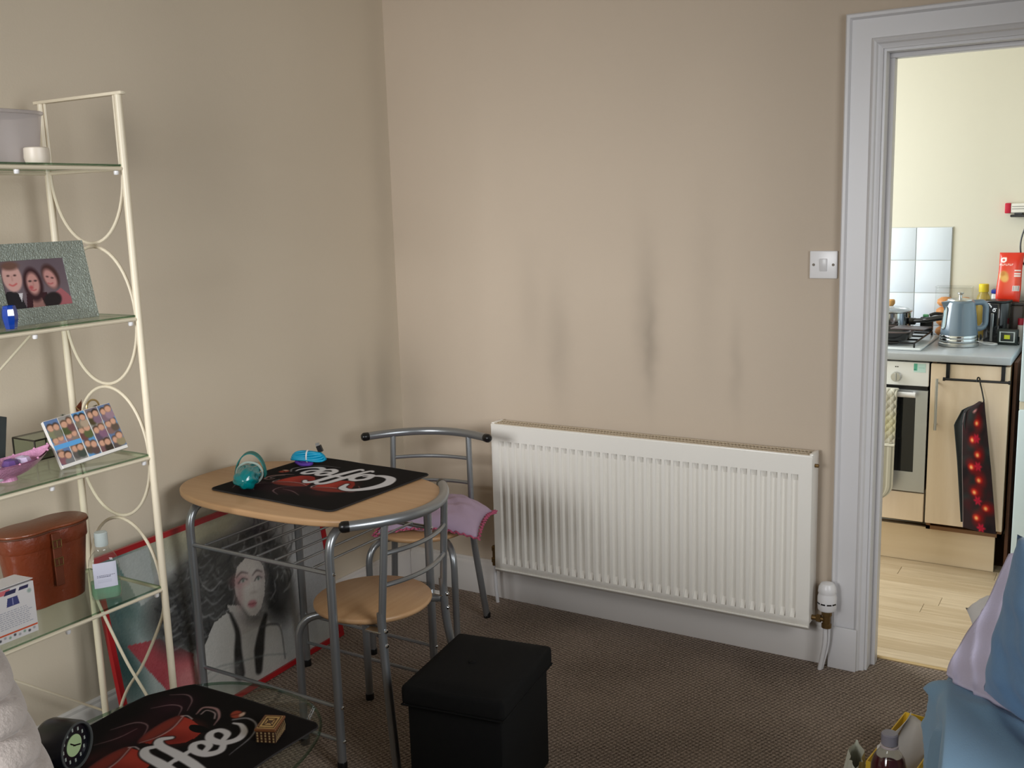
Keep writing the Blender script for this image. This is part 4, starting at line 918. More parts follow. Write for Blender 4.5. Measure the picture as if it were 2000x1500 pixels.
# ---------------------------------------------------------------- things on the coffee table
def clock():
    t = thing('alarm_clock', 'black drum alarm clock with pale green dial on the coffee table', 'clock', (.705, -2.085, GZ+.0062), .30)
    R_ = .0585; c = (0, 0, R_+.001); ax = (1, 0, 0)
    MB().lathe([(.0, -.045), (.046, -.045), (.054, -.039), (.0585, -.028), (.0585, .040), (.0565, .045), (.051, .045), (.049, .036), (.0, .036)], 44, c, ax).build('case', P('clock_black', (20, 21, 28), .28, spec=.6), t)
    MB().lathe([(.0565, .0452), (.0560, .0475), (.0515, .0475), (.0505, .0445)], 44, c, ax, cap=False).build('bezel', P('bezel_grey', (74, 78, 78), .4), t)
    MB().lathe([(0, .0364), (.026, .0364), (.026, .0378), (0, .0378)], 32, c, ax).build('dial', P('dial_green', (176, 200, 150), .5), t)
    for k in range(12):
        a = 2*PI*k/12; MB().box(.0364, .0374, -.0022, .0022, -.0042, .0042, M=Matrix.Translation((0, .038*math.sin(a), c[2]+.038*math.cos(a)))).build('hour_mark', P('mark_grey', (170, 178, 170), .5), t, smooth=0)
    for a, l in ((-.9, .017), (1.9, .022)):
        MB().box(.0380, .0388, -.0016, .0016, -.004, l, M=Matrix.Translation((0, 0, c[2])) @ Matrix.Rotation(-a, 4, 'X')).build('hand', M_['black'], t, smooth=0)
    MB().box(-.03, .03, -.02, .02, 0, .006, .001, 1).build('foot', M_['black'], t)
    for ch in t.children: ch.data.transform(Matrix.Scale(.86, 4))
clock()
def puzzle_box():
    t = thing('trinket_box', 'small carved wooden box with gold lid on the coffee table placemat', 'box', (1.000, -1.790, GZ+.0060), .42)
    x, y, h = .022, .030, .034
    MB().box(-x, x, -y, y, 0, h-.006, .001, 1).build('body', P('dark_carved_wood', (52, 28, 14), .5), t)
    MB().box(-x-.0015, x+.0015, -y-.0015, y+.0015, h-.006, h, .0012, 1).build('lid', P('lid_wood', (110, 66, 34), .45), t)
    gold = P('carved_gold', (186, 150, 92), .5, noise=.35, nscale=260)
    mb = MB(); z = h+.0002
    for s in (1.0, .62): mb.tube([(a*x*.78*s, b*y*.80*s, z) for a, b in ((-1, -1), (1, -1), (1, 1), (-1, 1))], .0016, 5, closed=True)
    for a in (-1, 1): mb.tube([(-x*.5, a*y*.5, z), (x*.5, -a*y*.5, z)], .0014, 5)
    mb.lathe([(.007, 0), (.006, .0016), (0, .002)], 10, (0, 0, h))
    o = mb.build('lid_carving', P('lid_carving_dark', (72, 44, 20), .6), t); o['kind'] = 'stuff'
    MB().box(-x*.88, x*.88, -y*.90, y*.90, h-.0002, h+.0006).build('lid_plate', gold, t)
    mb = MB(); pale = P('carved_pale', (158, 132, 92), .6, noise=.3, nscale=300)
    for sgn in (-1, 1):
        for i in range(5):
            for j in range(4):
                xx = -x*.8+i*x*.4; zz = .004+j*.0062; mb.box(xx-.0018, xx+.0018, sgn*y-.0006, sgn*y+.0006, zz, zz+.0045-.001*((i+j) % 2))
        for i in range(8):
            yy = -y*.85+i*y*.243; mb.tube([(sgn*x, yy-.002, .004), (sgn*x, yy+.003, .014), (sgn*x, yy-.001, .025)], .0011, 4)
    o = mb.build('side_carving', pale, t); o['kind'] = 'stuff'
puzzle_box()

# ---------------------------------------------------------------- armchair with throw (left foreground)
def armchair():
    t = thing('armchair', 'armchair at the lower left corner under a ribbed grey throw', 'armchair', (1.02, -2.86, 0))
    m = P('armchair_fabric', (120, 112, 106), .9, bump=.3, bscale=300)
    MB().box(.72, 1.30, -3.20, -2.70, .0, .40, .03, 3).build('base', m, t, True)
    MB().box(.80, 1.22, -3.22, -2.74, .40, .50, .04, 3).build('seat_cushion', m, t, True)
    MB().box(.76, 1.27, -2.665, -2.575, .36, .955, .04, 4).build('backrest', m, t, True)
    for x in (.66, 1.24): MB().box(x, x+.10, -3.20, -2.72, .0, .60, .04, 4).build('arm', m, t, True)
armchair()
def throw():
    t = thing('ribbed_throw', 'pale grey ribbed fleece throw over the armchair at lower left', 'throw', (1.02, -2.62, .36))
    def f(u, v):
        a = 2*PI*u; z = .36+.715*min(v/.82, 1); q = max(0, (v-.82)/.18)
        hw = .372+(1.07-z)*.55; hd = .070+(1.07-z)*.05
        k = math.cos(q*PI/2)**.8 if q < 1 else 0.0; z += .028*math.sin(q*PI/2)
        rib = .015*(1-1.25*(1-abs(math.sin(PI*(z+.016*math.cos(a*2)+.012*math.cos(a))/.036)))**1.6)-.008
        x = 1.022+(hw+rib)*k*math.copysign(abs(math.cos(a))**.75, math.cos(a)); y = -2.62+(hd+rib)*k*math.copysign(abs(math.sin(a))**.75, math.sin(a))
        return (x, y, z)
    MB().grid(f, 110, 240, wrapu=True).build('cloth', P('grey_fleece', (178, 167, 160), .95, noise=.08, nscale=30, bump=.5, bscale=220, sheen=.3), t, True, smooth=70)
throw()

# ---------------------------------------------------------------- bed corner with heaped bedding (right foreground)
def bed():
    t = thing('bed', 'bed end under a rumpled blue sheet at the right edge', 'bed', (2.725, -1.612, 0), .117)
    hx, hy, r, zt = .45, .52, .07, .612
    rg = lambda s: (1-abs(math.sin(s)))**2.2
    def f(u, v):
        a = 2*PI*u; cx, cyy = math.cos(a), math.sin(a); px = hx*math.copysign(abs(cx)**.20, cx); py = hy*math.copysign(abs(cyy)**.20, cyy)
        per = 10*a
        if v < .6:
            q = v/.6; z = .01+(zt-.05)*q; k = 1.0; fold = .010*math.sin(per*1.3+3*q)+.010*rg(per*.55+4.5*q)+.009*rg(per*.8-5*q+1)+.010*rg(9*q+per*.4)
            k = .975+fold/hx-.01*q
        elif v < .75:
            q = (v-.6)/.15; z = zt-.04+.04*math.sin(q*PI/2); k = .965+(.012*math.sin(per*1.3+3)+.008*math.sin(per*2.9-4)+.01*math.sin(14+per*.9))/hx*(1-q)-.055*(1-math.cos(q*PI/2))
        else:
            q = (v-.75)/.25; k = .91*(1-q)+.0*q; X, Y = px*k, py*k; z = zt+min(1, q*5)*(.020*rg(11*(X+1.1*Y)+1.2*math.sin(6*X))+.012*rg(19*(X+.7*Y)+2+math.sin(9*Y))+.010*rg(16*(.5*X+Y)+1)-.010)
        return (px*k, py*k, z)
    MB().grid(f, 260, 110, wrapu=True).build('fitted_sheet', P('blue_cotton', (120, 156, 184), .85, noise=.05, nscale=6, bump=.2, bscale=400, sheen=.2), t, smooth=70)
    B('mattress', P('mattress_white', (210, 206, 200), .8), t, -hx+.06, hx-.06, -hy+.06, hy-.06, .30, zt-.05, .02)
    B('base', P('bed_base', (90, 84, 80), .8), t, -hx+.06, hx-.06, -hy+.06, hy-.06, .0, .30, .005)
bed()
def bz(P4, n=26, m=22, th=.006, wr=.006, seed=0):
    rng = np.random.default_rng(seed); ph = rng.uniform(0, 6.28, 6); c = [[Vector(p) for p in row] for row in P4]
    def b3(p, t): return p[0]*(1-t)**3+p[1]*3*t*(1-t)**2+p[2]*3*t*t*(1-t)+p[3]*t**3
    def f(u, v):
        p = b3([b3(r, u) for r in c], v)
        return p+Vector((.5, -.6, .62))*wr*(math.sin(11*u+5*v+ph[0])+.6*math.sin(17*v-9*u+ph[1])+.35*math.sin(29*u+13*v+ph[2])+1.6*(1-abs(math.sin(7*u+4*v+ph[3])))**3)
    return MB().grid(f, n, m)
def bedding():
    lav = P('lavender_sheet', (196, 188, 208), .85, noise=.04, nscale=8, bump=.2, bscale=400)
    t = thing('lavender_sheet', 'crumpled pale lavender sheet under the blue pillow', 'sheet', (2.33, -1.15, .60))
    mb = bz([[(2.262, -1.262, .622), (2.31, -1.30, .620), (2.36, -1.335, .620), (2.44, -1.39, .622)],
             [(2.262, -1.20, .650), (2.32, -1.24, .655), (2.38, -1.27, .655), (2.46, -1.33, .65)],
             [(2.312, -1.185, .70), (2.35, -1.20, .72), (2.40, -1.22, .72), (2.48, -1.28, .72)],
             [(2.352, -1.175, .850), (2.39, -1.185, .86), (2.43, -1.21, .86), (2.50, -1.27, .84)]], 40, 40, wr=.005, seed=2)
    o = mb.build('cloth', lav, t, True, smooth=70); sm = o.modifiers.new('thickness', 'SOLIDIFY'); sm.thickness = .01; sm.offset = -1
    t = thing('white_pillow', 'bright white pillow corner poking out behind the lavender sheet', 'pillow', (2.400, -1.075, .612), .20)
    pillow('cover', .12, .11, .07, P('white_cotton', (238, 238, 240), .8), t, lambda x, y: .045, .003, 9, 22)
    # blue pillow standing on its edge
    t = thing('blue_pillow', 'large dusty blue pillow propped up at the right edge', 'pillow', (2.545, -1.485, .622), -.80)
    o = pillow('cover', .27, .150, .075, P('blue_pillowcase', (112, 150, 190), .85, noise=.05, nscale=5, bump=.2, bscale=400, sheen=.2), t, None, .006, 5, 40)
    for v in o.data.vertices:
        x, y, z = v.co; v.co = Vector((x+.012*(.15-y)/.3*(-1 if x < 0 else 0), -z+.15*y, y+.15))
bedding()

# ---------------------------------------------------------------- floor items by the bed
def yellow_box():
    t = thing('yellow_carton', 'open yellow cardboard box holding papers on the carpet', 'box', (2.096, -.612, 0), -.12)
    m = P('yellow_card', (226, 186, 52), .55, noise=.04, nscale=10); x, y, h, w = .058, .155, .115, .003
    B('base', m, t, -x, x, -y, y, 0, .004)
    for nm, a in (('side', (-x, -x+w, -y, y)), ('side', (x-w, x, -y, y)), ('side', (-x+w, x-w, -y, -y+w)), ('side', (-x+w, x-w, y-w, y))): B(nm, m, t, *a, .004, h)
    cv = Canvas(0, 1, 0, .3, 60, 20, (226, 186, 52)); cv.ell(.7, .14, .10, .06, (30, 24, 20), .3, .02)
    print_plane('mark', cv, lambda a, b: (x-w-.0004, -y+.02+a*(2*y-.04), h-.035+b*.1), M_['print'], t)
yellow_box()
def paper(label, loc, rz, P4, col, seed):
    t = thing('paper_sheet', label, 'paper', loc, rz)
    mb = bz(P4, 16, 14, wr=.0015, seed=seed); o = mb.build('sheet', P('paper_white', col, .7), t, False, smooth=60)
    sm = o.modifiers.new('thickness', 'SOLIDIFY'); sm.thickness = .0008
g = lambda pts: [[(x, y, z) for x, y, z in r] for r in pts]
paper('creased white paper sheet standing up in the yellow box, behind the red drink', (2.096, -.612, .004), -.12, g([[(-.05, -.135, 0.002), (-.05, -.05, 0.002), (-.05, .04, 0.002), (-.05, .12, 0.002)], [(-.045, -.13, .05), (-.045, -.05, .06), (-.045, .04, .06), (-.045, .12, .06)], [(-.045, -.12, .11), (-.04, -.04, .13), (-.04, .05, .13), (-.045, .11, .10)], [(-.05, -.10, .130), (-.02, -.03, .148), (-.01, .06, .155), (-.035, .13, .130)]]), (214, 208, 200), 1)
paper('grey folded paper leaflet slanting across the yellow box', (2.096, -.612, .004), -.12, g([[(-.03, -.13, .003), (-.01, -.12, .003), (.02, -.12, .003), (.05, -.13, .003)], [(-.03, -.10, .06), (-.01, -.09, .06), (.02, -.08, .06), (.05, -.09, .06)], [(-.03, -.03, .11), (-.01, -.01, .12), (.02, .0, .115), (.05, -.02, .10)], [(-.03, .10, .135), (-.005, .09, .142), (.025, .05, .150), (.05, .01, .135)]]), (176, 170, 164), 2)
t = thing('paper_bag', 'small crumpled pale paper bag on the carpet left of the yellow box', 'bag', (1.975, -.690, 0), .2)
MB().grid(lambda u, v: ((.026+.006*math.sin(9*u*6.28))*math.cos(2*PI*u)*(1-.35*v)+.006*v, (.07)*math.sin(2*PI*u)*(1-.1*v), .001+.088*v+.006*math.sin(2*PI*u*5)*v), 40, 10, wrapu=True).build('bag', P('pale_paper', (206, 206, 190), .8), t, smooth=40)
def drink():
    t = thing('drink_bottle', 'bottle of dark red drink with grey cap on the carpet', 'bottle', (2.094, -.862, 0))
    prof = [(0, 0), (.036, 0), (.041, .006), (.042, .02), (.042, .162), (.0415, .177), (.036, .198), (.024, .217), (.0185, .226), (.0185, .232)]
    MB().lathe(prof, 36).build('body', M_['clear'], t, smooth=60)
    MB().lathe([(0, .003), (.034, .003), (.0405, .02), (.0405, .162), (.0400, .177), (.0346, .198), (.0300, .2070), (0, .2070)], 36).build('liquid', P('red_drink', (70, 8, 18), .08, spec=.6, coat=.5), t, smooth=50)
    MB().lathe([(.0215, .228), (.0215, .2315), (.0195, .233)], 26, cap=False).build('neck_ring', P('neck_ring', (190, 176, 178), .3), t)
    mb = MB(); n = 48
    mb.grid(lambda u, v: ((.0190+.0006*(int(u*n) % 2))*math.cos(2*PI*u), (.0190+.0006*(int(u*n) % 2))*math.sin(2*PI*u), .2345+.025*v), n, 3, wrapu=True).lathe([(.0192, .2595), (.0165, .2625), (0, .263)], n)
    mb.build('cap', P('grey_cap', (138, 134, 144), .4), t, smooth=40)
    cv = Canvas(0, 1, 0, 1, 40, 40, (150, 16, 30)); cv.poly([(.1, .4), (.9, .4), (.9, .62), (.1, .62)], (220, 200, 200))
    print_plane('label', cv, lambda a, b: (.0425*math.cos(-2.5+a*2.2), .0425*math.sin(-2.5+a*2.2), .05+.07*b), M_['print'], t)
drink()

# ================================================================= KITCHEN
CT = .892
M_['kwood'] = wood_mat('pale_maple_laminate', (228, 206, 178), (236, 216, 190), 2, .4, 2.5, 12)
M_['kickw'] = wood_mat('pale_maple_plinth', (224, 202, 170), (232, 212, 182), 0, .45, 2.5, 12)
M_['top'] = P('grey_worktop', (176, 180, 184), .3, noise=.05, nscale=120)
tag(MB().box(.95, 2.135, 1.072, KY-.008, CT-.032, CT, .006, 3).build('worktop', M_['top'], None), 'grey kitchen worktop over the oven and cupboard', 'worktop')
def cupboard():
    t = thing('base_cupboard', 'pale wood kitchen cupboard right of the oven', 'cupboard', (1.985, 1.37, 0))
    k = M_['kwood']; x0, x1 = 1.846, 2.130
    MB().box(x0, x0+.016, 1.105, KY-.012, .155, CT-.034).box(x1-.016, x1, 1.105, KY-.012, .155, CT-.034).box(x0, x1, 1.105, KY-.012, .155, .171).box(x0, x1, KY-.03, KY-.012, .155, CT-.034).build('carcass', P('carcass_brown', (120, 84, 52), .6), t, True, smooth=0)
    d = B('door', k, t, x0-.002, x1+.002, 1.086, 1.104, .186, CT-.040, .0015, 1, True)
    hx = 1.872
    MB().tube([(hx, 1.060, .585), (hx, 1.060, .795)], .0055, 12).tube([(hx, 1.060, .605), (hx, 1.087, .605)], .004, 8).tube([(hx, 1.060, .775), (hx, 1.087, .775)], .004, 8).build('handle', M_['steel'], d, True)
cupboard()
def oven():
    t = thing('oven', 'built in steel oven with dark glass door in the kitchen', 'oven', (1.54, 1.37, .30))
    x0, x1 = 1.245, 1.836
    B('carcass', M_['black'], t, x0+.01, x1-.004, 1.11, KY-.02, .31, .855, .0, 1, True)
    B('control_panel', P('panel_reflect_white', (238, 239, 239), .4, .35), t, x0, x1, 1.088, 1.108, .755, .853, .002, 1, True)  # near-white base colour stands for the bright wall reflected in the steel
    B('panel_gap', M_['black'], t, x0+.004, x1-.004, 1.100, 1.112, .735, .757, 0, 1, True)
    for x in (1.37, 1.711):
        kn = MB().lathe([(.021, 0), (.0205, .010), (.018, .016), (0, .017)], 28, (x, 1.089, .790), (0, -1, 0)).build('knob', M_['steel'], t, True)
        MB().box(x-.0035, x+.0035, 1.066, 1.074, .774, .806, .0015, 1).build('knob_grip', M_['steel'], kn, True)
    for x in (1.708, 1.716): B('indicator_mark', M_['black'], t, x-.0025, x+.0025, 1.0872, 1.0882, .829, .833, 0, 1, True)
    st = P('door_steel', (196, 200, 204), .35, .9); gx0, gx1, gz0, gz1 = 1.295, 1.790, .395, .722
    MB().box(x0, gx0, 1.084, 1.106, .312, .738).box(gx1, x1, 1.084, 1.106, .312, .738).box(gx0, gx1, 1.084, 1.106, .312, gz0).box(gx0, gx1, 1.084, 1.106, gz1, .738).build('door', st, t, True, smooth=0)
    B('door_glass', P('oven_glass', (18, 20, 22), .08, spec=.6), t, gx0, gx1, 1.086, 1.10, gz0, gz1, 0, 1, True)
    MB().tube([(1.28, 1.050, .724), (1.795, 1.050, .724)], .011, 14).build('door_handle', M_['plate'], t, True)
    for x in (1.29, 1.785): MB().tube([(x, 1.050, .724), (x, 1.086, .724)], .008, 10).build('handle_post', M_['plate'], t, True)
    cv = Canvas(0, 1, 0, 1, 40, 40, (196, 226, 220)); cv.poly([(0, .2), (.3, .2), (.3, 1), (0, 1)], (96, 178, 152)); cv.ell(.1, .3, .08, .08, (50, 130, 110), 0, .03); cv.poly([(.4, .5), (.9, .5), (.9, .56), (.4, .56)], (150, 200, 190))
    print_plane('sticker', cv, lambda a, b: (1.778+.046*a, 1.0874, .812+.036*b), M_['print'], t, True)
    B('lower_panel', M_['kwood'], t, x0, x1, 1.086, 1.104, .186, .306, .0015, 1, True)
oven()
t = thing('plinth', 'pale wood kickboard below the kitchen units', 'plinth', (1.55, 1.15, 0))
B('board', M_['kickw'], t, 1.0, 2.105, 1.136, 1.152, -.002, .152, .001, 1, True)
for x in (1.2, 2.0): MB().lathe([(.02, 0), (.02, .01), (.015, .012), (.015, .152)], 14, (x, 1.25, -.002)).build('leg', M_['black'], t, True)
def hob():
    t = thing('hob', 'white enamel hob with black pan supports set in the worktop', 'hob', (1.52, 1.36, CT))
    MB().box(1.235, 1.795, 1.128, 1.580, CT+.0004, CT+.011, .005, 3).build('plate', P('white_enamel', (228, 234, 236), .2), t, True)
    for cx in (1.39, 1.64):
        for cy in (1.26, 1.50):
            MB().lathe([(.045, 0), (.045, .008), (.030, .013), (0, .014)], 24, (cx, cy, CT+.011)).build('burner', M_['black'], t, True)
    for x0, x1 in ((1.27, 1.505), (1.525, 1.765)):
        mb = MB()
        mb.tube([(a, b, CT+.029) for a, b in ((x0, 1.15), (x1, 1.15), (x1, 1.565), (x0, 1.565))], .004, 6, closed=True)
        for b in (1.26, 1.38, 1.50): mb.tube([(x0, b, CT+.029), (x1, b, CT+.029)], .004, 6)
        for a in (x0, x1):
            for b in (1.15, 1.565): mb.tube([(a, b, CT+.010), (a, b, CT+.029)], .0045, 6)
        mb.build('pan_support', M_['blackmetal'], t, True)
hob()
def pot():
    cx, cy, z = 1.604, 1.475, CT+.0332; R_ = .088
    t = thing('saucepan', 'steel saucepan with glass lid and wooden knob on the hob', 'pan', (cx, cy, z))
    MB().lathe([(0, .0), (R_-.006, 0), (R_, .006), (R_, .088), (R_+.004, .091), (R_+.003, .093), (R_-.002, .090), (R_-.002, .006), (0, .004)], 44).build('body', M_['chrome'], t)
    MB().lathe([(R_+.005, .0925), (R_+.005, .0965), (R_+.001, .097), (R_, .0935)], 44, cap=False).build('lid_rim', M_['steel'], t)
    MB().lathe([(R_+.001, .0965), (.07, .106), (.04, .112), (0, .1145)], 44).build('lid', M_['clear'], t)
    MB().lathe([(.010, .1135), (.014, .118), (.018, .125), (.018, .138), (.014, .143), (0, .144)], 24).build('lid_knob', P('knob_wood', (206, 156, 92), .45), t)
    MB().tube(cr([(.10, -.03, .055), (.15, -.045, .06), (.21, -.05, .072), (.27, -.05, .082)], 8), [.010]*9+[.012]*16, 10).build('handle', M_['black'], t)
    MB().box(R_-.004, R_+.024, -.042, -.012, .038, .066, .004, 2).build('handle_bracket', M_['black'], t)
pot()
t = thing('green_spatula', 'green and black utensil lying behind the saucepan handle', 'utensil', (1.752, 1.540, CT+.0332))
MB().box(-.022, .002, -.008, .008, .061, .074, .003, 2).build('handle', P('green_plastic', (96, 170, 120), .35), t)
MB().tube(cr([(.006, 0, .070), (.03, .0, .078), (.07, .005, .074)], 6), .007, 10).box(-.032, .02, -.014, .014, .0, .062, .005, 2).build('head', M_['black'], t)
def griddle():
    t = thing('griddle_pan', 'square black griddle pan at the front of the hob', 'pan', (1.60, 1.262, CT+.0334))
    x, y = .125, .096
    mb = MB(); f = lambda u, v: ((x+.018*v)*math.copysign(abs(math.cos(2*PI*u))**.35, math.cos(2*PI*u)), (y+.014*v)*math.copysign(abs(math.sin(2*PI*u))**.35, math.sin(2*PI*u)), .001+.034*v)
    mb.grid(f, 60, 5, wrapu=True).grid(lambda u, v: (lambda p: (p[0]*.96, p[1]*.96, p[2]+.002))(f(u, v)), 60, 5, wrapu=True)
    o = [f(i/60, 0)[:2] for i in range(60)]; mb.prism(o, 0, .004)
    mb.build('body', P('nonstick_black', (22, 22, 24), .25), t, smooth=50)
    rim = [(*f(i/60, 1)[:2], .0365) for i in range(60)]; MB().tube([(p[0]*.985, p[1]*.985, p[2]) for p in rim], .0035, 6, closed=True).build('rim', P('rim_brown', (88, 74, 72), .3), t)
    for i in range(8): MB().box(-x*.9, x*.9, -y*.82+i*.0225-.0025, -y*.82+i*.0225+.0025, .004, .008, .001, 1).build('ridge', P('nonstick_black', (22, 22, 24), .25), t)
griddle()
t = thing('chopping_sheet', 'thin dark brown board lying across the griddle corner', 'board', (1.735, 1.278, CT+.073), -.15)
MB().box(-.075, .060, -.055, .060, 0, .006, .002, 2, M=Matrix.Rotation(.0, 4, 'Y')).build('board', P('dark_brown', (70, 58, 58), .35), t)
def kettle():
    t = thing('kettle', 'blue grey electric kettle with chrome base on the worktop', 'kettle', (1.905, 1.352, CT))
    g = P('grey_kettle_paint', (108, 124, 138), .22, spec=.6, coat=.4)
    MB().lathe([(.076, 0), (.079, .004), (.079, .014), (.074, .018)], 44).build('power_base', M_['steel'], t)
    MB().lathe([(.0745, .019), (.076, .022), (.076, .030), (.074, .034), (.0755, .038), (.0745, .046), (.073, .048)], 44).build('chrome_band', M_['chrome'], t)
    MB().lathe([(.073, .048), (.0725, .055), (.066, .120), (.058, .180), (.056, .186), (.048, .191)], 48).build('body', g, t, smooth=60)
    MB().lathe([(.050, .1905), (.048, .195), (.020, .200), (0, .201)], 40).build('lid', M_['steel'], t)
    MB().lathe([(.006, .200), (.006, .212), (.012, .219), (.013, .223), (0, .225)], 20).build('lid_knob', M_['steel'], t)
    ha = -.30
    R = Matrix.Rotation(.62, 4, 'Z')
    hp = bend([(.050, 0, .178), (.098, 0, .180), (.112, 0, .165), (.112, 0, .085), (.094, 0, .068), (.066, 0, .070)], .02)
    mb = MB(); pts = [R @ Vector(p) for p in hp]; mb.tube(pts, .0125, 12); mb.build('handle', g, t, smooth=60)
    a = -2.45
    def wn(u, v): # sight glass
        th = a+(u-.5)*.34*math.sqrt(max(0, 1-(2*v-1)**6)); z = .072+.095*v; r = .0695-.0975*(z-.09)+.0018
        return (r*math.cos(th), r*math.sin(th), z)
    MB().grid(lambda u, v: wn(u, v), 10, 20).build('water_window', P('sight_glass', (150, 170, 176), .06, spec=.8), t, smooth=60)
    b = [Vector(wn(0, v/18)) for v in range(19)]+[Vector(wn(1, 1-v/18)) for v in range(1, 18)]
    MB().tube(b, .0018, 6, closed=True).build('window_rim', M_['chrome'], t)
    sp = Matrix.Rotation(PI+.62, 4, 'Z'); mb = MB()
    mb.add([sp @ Vector(p) for p in ((.052, -.018, .188), (.052, .018, .188), (.082, 0, .186), (.060, -.014, .150), (.060, .014, .150), (.066, 0, .150))], [(0, 1, 2), (0, 2, 5, 3), (1, 4, 5, 2), (3, 5, 4), (0, 3, 4, 1)]).build('spout', g, t, smooth=0)
    MB().tube(cr([(.077, .052, .008), (.095, .038, .006), (.125, .040, .004), (.14, .063, .004), (.115, .088, .004), (.065, .108, .004), (.055, .188, .004)], 7), .0035, 8).build('cord', M_['plate'], t)
    sw = MB().lathe([(.012, 0), (.012, .006), (.009, .009), (0, .0095)], 16, tuple(R @ Vector((.074, -.03, .036))), tuple(R @ Vector((.9, -.4, 0)))).build('switch', M_['black'], t)
kettle()
def can_opener():
    t = thing('can_opener', 'black upright kitchen gadget with silver strip behind the kettle', 'appliance', (2.030, 1.532, CT), -.3)
    MB().prism(superell(.048, .050, 3.2, 40), 0, .168, .004, 2).build('body', P('gloss_black', (16, 16, 18), .15, coat=.6), t, smooth=45)
    MB().prism(superell(.050, .052, 3.2, 40), .168, .178, .003, 2).build('lid', M_['black'], t, smooth=45)
    MB().box(-.006, .006, -.0535, -.0485, .006, .125, .0015, 1).build('silver_strip', M_['steel'], t)
    cv = Canvas(0, 1, 0, 1, 40, 40, (16, 16, 18)); cv.stroke([(.12, .95), (.2, .8), (.32, .72), (.3, .6)], [.1, .14, .12, .1], (230, 230, 230)); cv.ell(.68, .28, .2, .2, (232, 232, 232)); cv.ell(.68, .28, .09, .09, (40, 40, 40)); cv.stroke([(.62, .5), (.95, .5)], .08, (220, 220, 220))
    print_plane('badge', cv, lambda a, b: (-.018+.036*a, -.0512, .128+.036*b), M_['print'], t)
can_opener()
def worklamp():
    t = thing('work_lamp', 'small dark green LED work lamp at the worktop end', 'lamp', (2.083, 1.440, CT), -.12)
    b = MB().box(-.039, .039, -.015, .015, .002, .066, .004, 2).build('housing', P('lamp_green_black', (30, 40, 36), .4), t)
    MB().add([(-.030, -.0152, .012), (.030, -.0152, .012), (.030, -.0152, .056), (-.030, -.0152, .056), (-.012, -.0145, .024), (.012, -.0145, .024), (.012, -.0145, .044), (-.012, -.0145, .044)], [(0, 1, 5, 4), (1, 2, 6, 5), (2, 3, 7, 6), (3, 0, 4, 7)]).build('reflector', P('reflector_silver', (190, 198, 198), .3, .4), t, smooth=0)
    B('led', P('led_yellow', (216, 220, 40), .4), t, -.011, .011, -.0156, -.0140, .0255, .0425)
    MB().tube([(-.042, 0, .035), (-.042, .012, .002), (.042, .012, .002), (.042, 0, .035)], .003, 6).build('stand', M_['black'], t)
worklamp()
def cereal():
    t = thing('storage_tin', 'dark brown storage tin under the red packet behind the gadget', 'tin', (2.086, 1.628, CT))
    MB().box(-.036, .036, -.04, .05, 0, .150, .006, 2).build('body', P('tin_brown', (70, 54, 44), .4), t); MB().box(-.038, .038, -.042, .052, .150, .162, .003, 2).build('lid', P('tin_lid', (52, 42, 36), .4), t)
    t = thing('snack_packet', 'red snack packet with white logo leaning against the kitchen wall', 'packet', (2.060, 1.612, CT+.1622), -.05)
    M = Matrix.Rotation(-.10, 4, 'X')
    def f(u, v, s): 
        x = (2*u-1)*.047*(1+.03*math.sin(v*7)); k = max(0, 1-(2*u-1)**4)**.5*max(0.0, 1-abs(2*v-1)**5)**.5
        return M @ Vector((x+.006*(v-.5), -s*(.016*k+.001)-.004, .001+.210*v))
    cv = Canvas(0, 1, 0, 2.2, 70, 150, (214, 52, 30)); cv.ell(.5, 1.0, .5, .5, (226, 84, 40), 0, .3, .7)
    cv.ell(.20, 1.86, .13, .12, (240, 236, 230)); cv.ell(.20, 1.86, .06, .05, (214, 90, 80)); cv.ell(.28, 1.93, .05, .05, (240, 236, 230))
    for i in range(7): cv.stroke([(.06+.085*i, 1.62), (.06+.085*i, 1.68)], .026, (240, 230, 222), .01); cv.stroke([(.06+.085*i, 1.65+.03*(-1)**i), (.11+.085*i, 1.65+.03*(-1)**i)], .02, (240, 230, 222), .01)
    cv.ell(.26, 1.15, .20, .22, (206, 150, 70), .3, .05); cv.ell(.34, 1.02, .14, .15, (226, 170, 90), 0, .05); cv.ell(.20, 1.25, .10, .10, (190, 120, 50), 0, .04)
    for y in (1.36, 1.22, 1.12): cv.poly([(.70, y), (.97, y), (.97, y+.07), (.70, y+.07)], (236, 214, 204))
    cv.poly([(.68, .48), (.95, .48), (.95, .72), (.68, .72)], (222, 206, 198)); 
    for i in range(4): cv.poly([(.71+.06*i, .5), (.735+.06*i, .5), (.735+.06*i, .70), (.71+.06*i, .70)], (120, 100, 100))
    mb = MB(); st = cv.fill(mb, lambda a, b: f(a, b/2.2, 1)); mb.grid(lambda u, v: f(u, v, -1), 20, 30)
    o = mb.build('packet', M_['glossprint'], t, smooth=60); paint(o, st, cv, (206, 48, 30))
cereal()
t = thing('milk_jug', 'white plastic container with blue lid left of the black gadget', 'bottle', (2.018, 1.655, CT))
MB().box(-.027, .027, -.03, .03, 0, .195, .008, 3).build('body', P('milk_white', (222, 224, 220), .5), t); MB().box(-.028, .028, -.031, .031, .196, .212, .003, 2).build('lid', P('blue_lid', (34, 54, 150), .35), t)
t = thing('oil_bottle', 'oil bottle with yellow cap behind the kettle', 'bottle', (1.957, 1.655, CT))
MB().lathe([(0, 0), (.029, 0), (.031, .004), (.031, .15), (.026, .18), (.018, .195), (.018, .2)], 28).build('body', glassy('oil', (.9, .84, .5), .8, .05, .5, (206, 180, 90)), t)
MB().lathe([(.0205, .2005), (.0205, .232), (.018, .235), (0, .235)], 22).build('cap', P('yellow_cap', (230, 206, 40), .4), t)
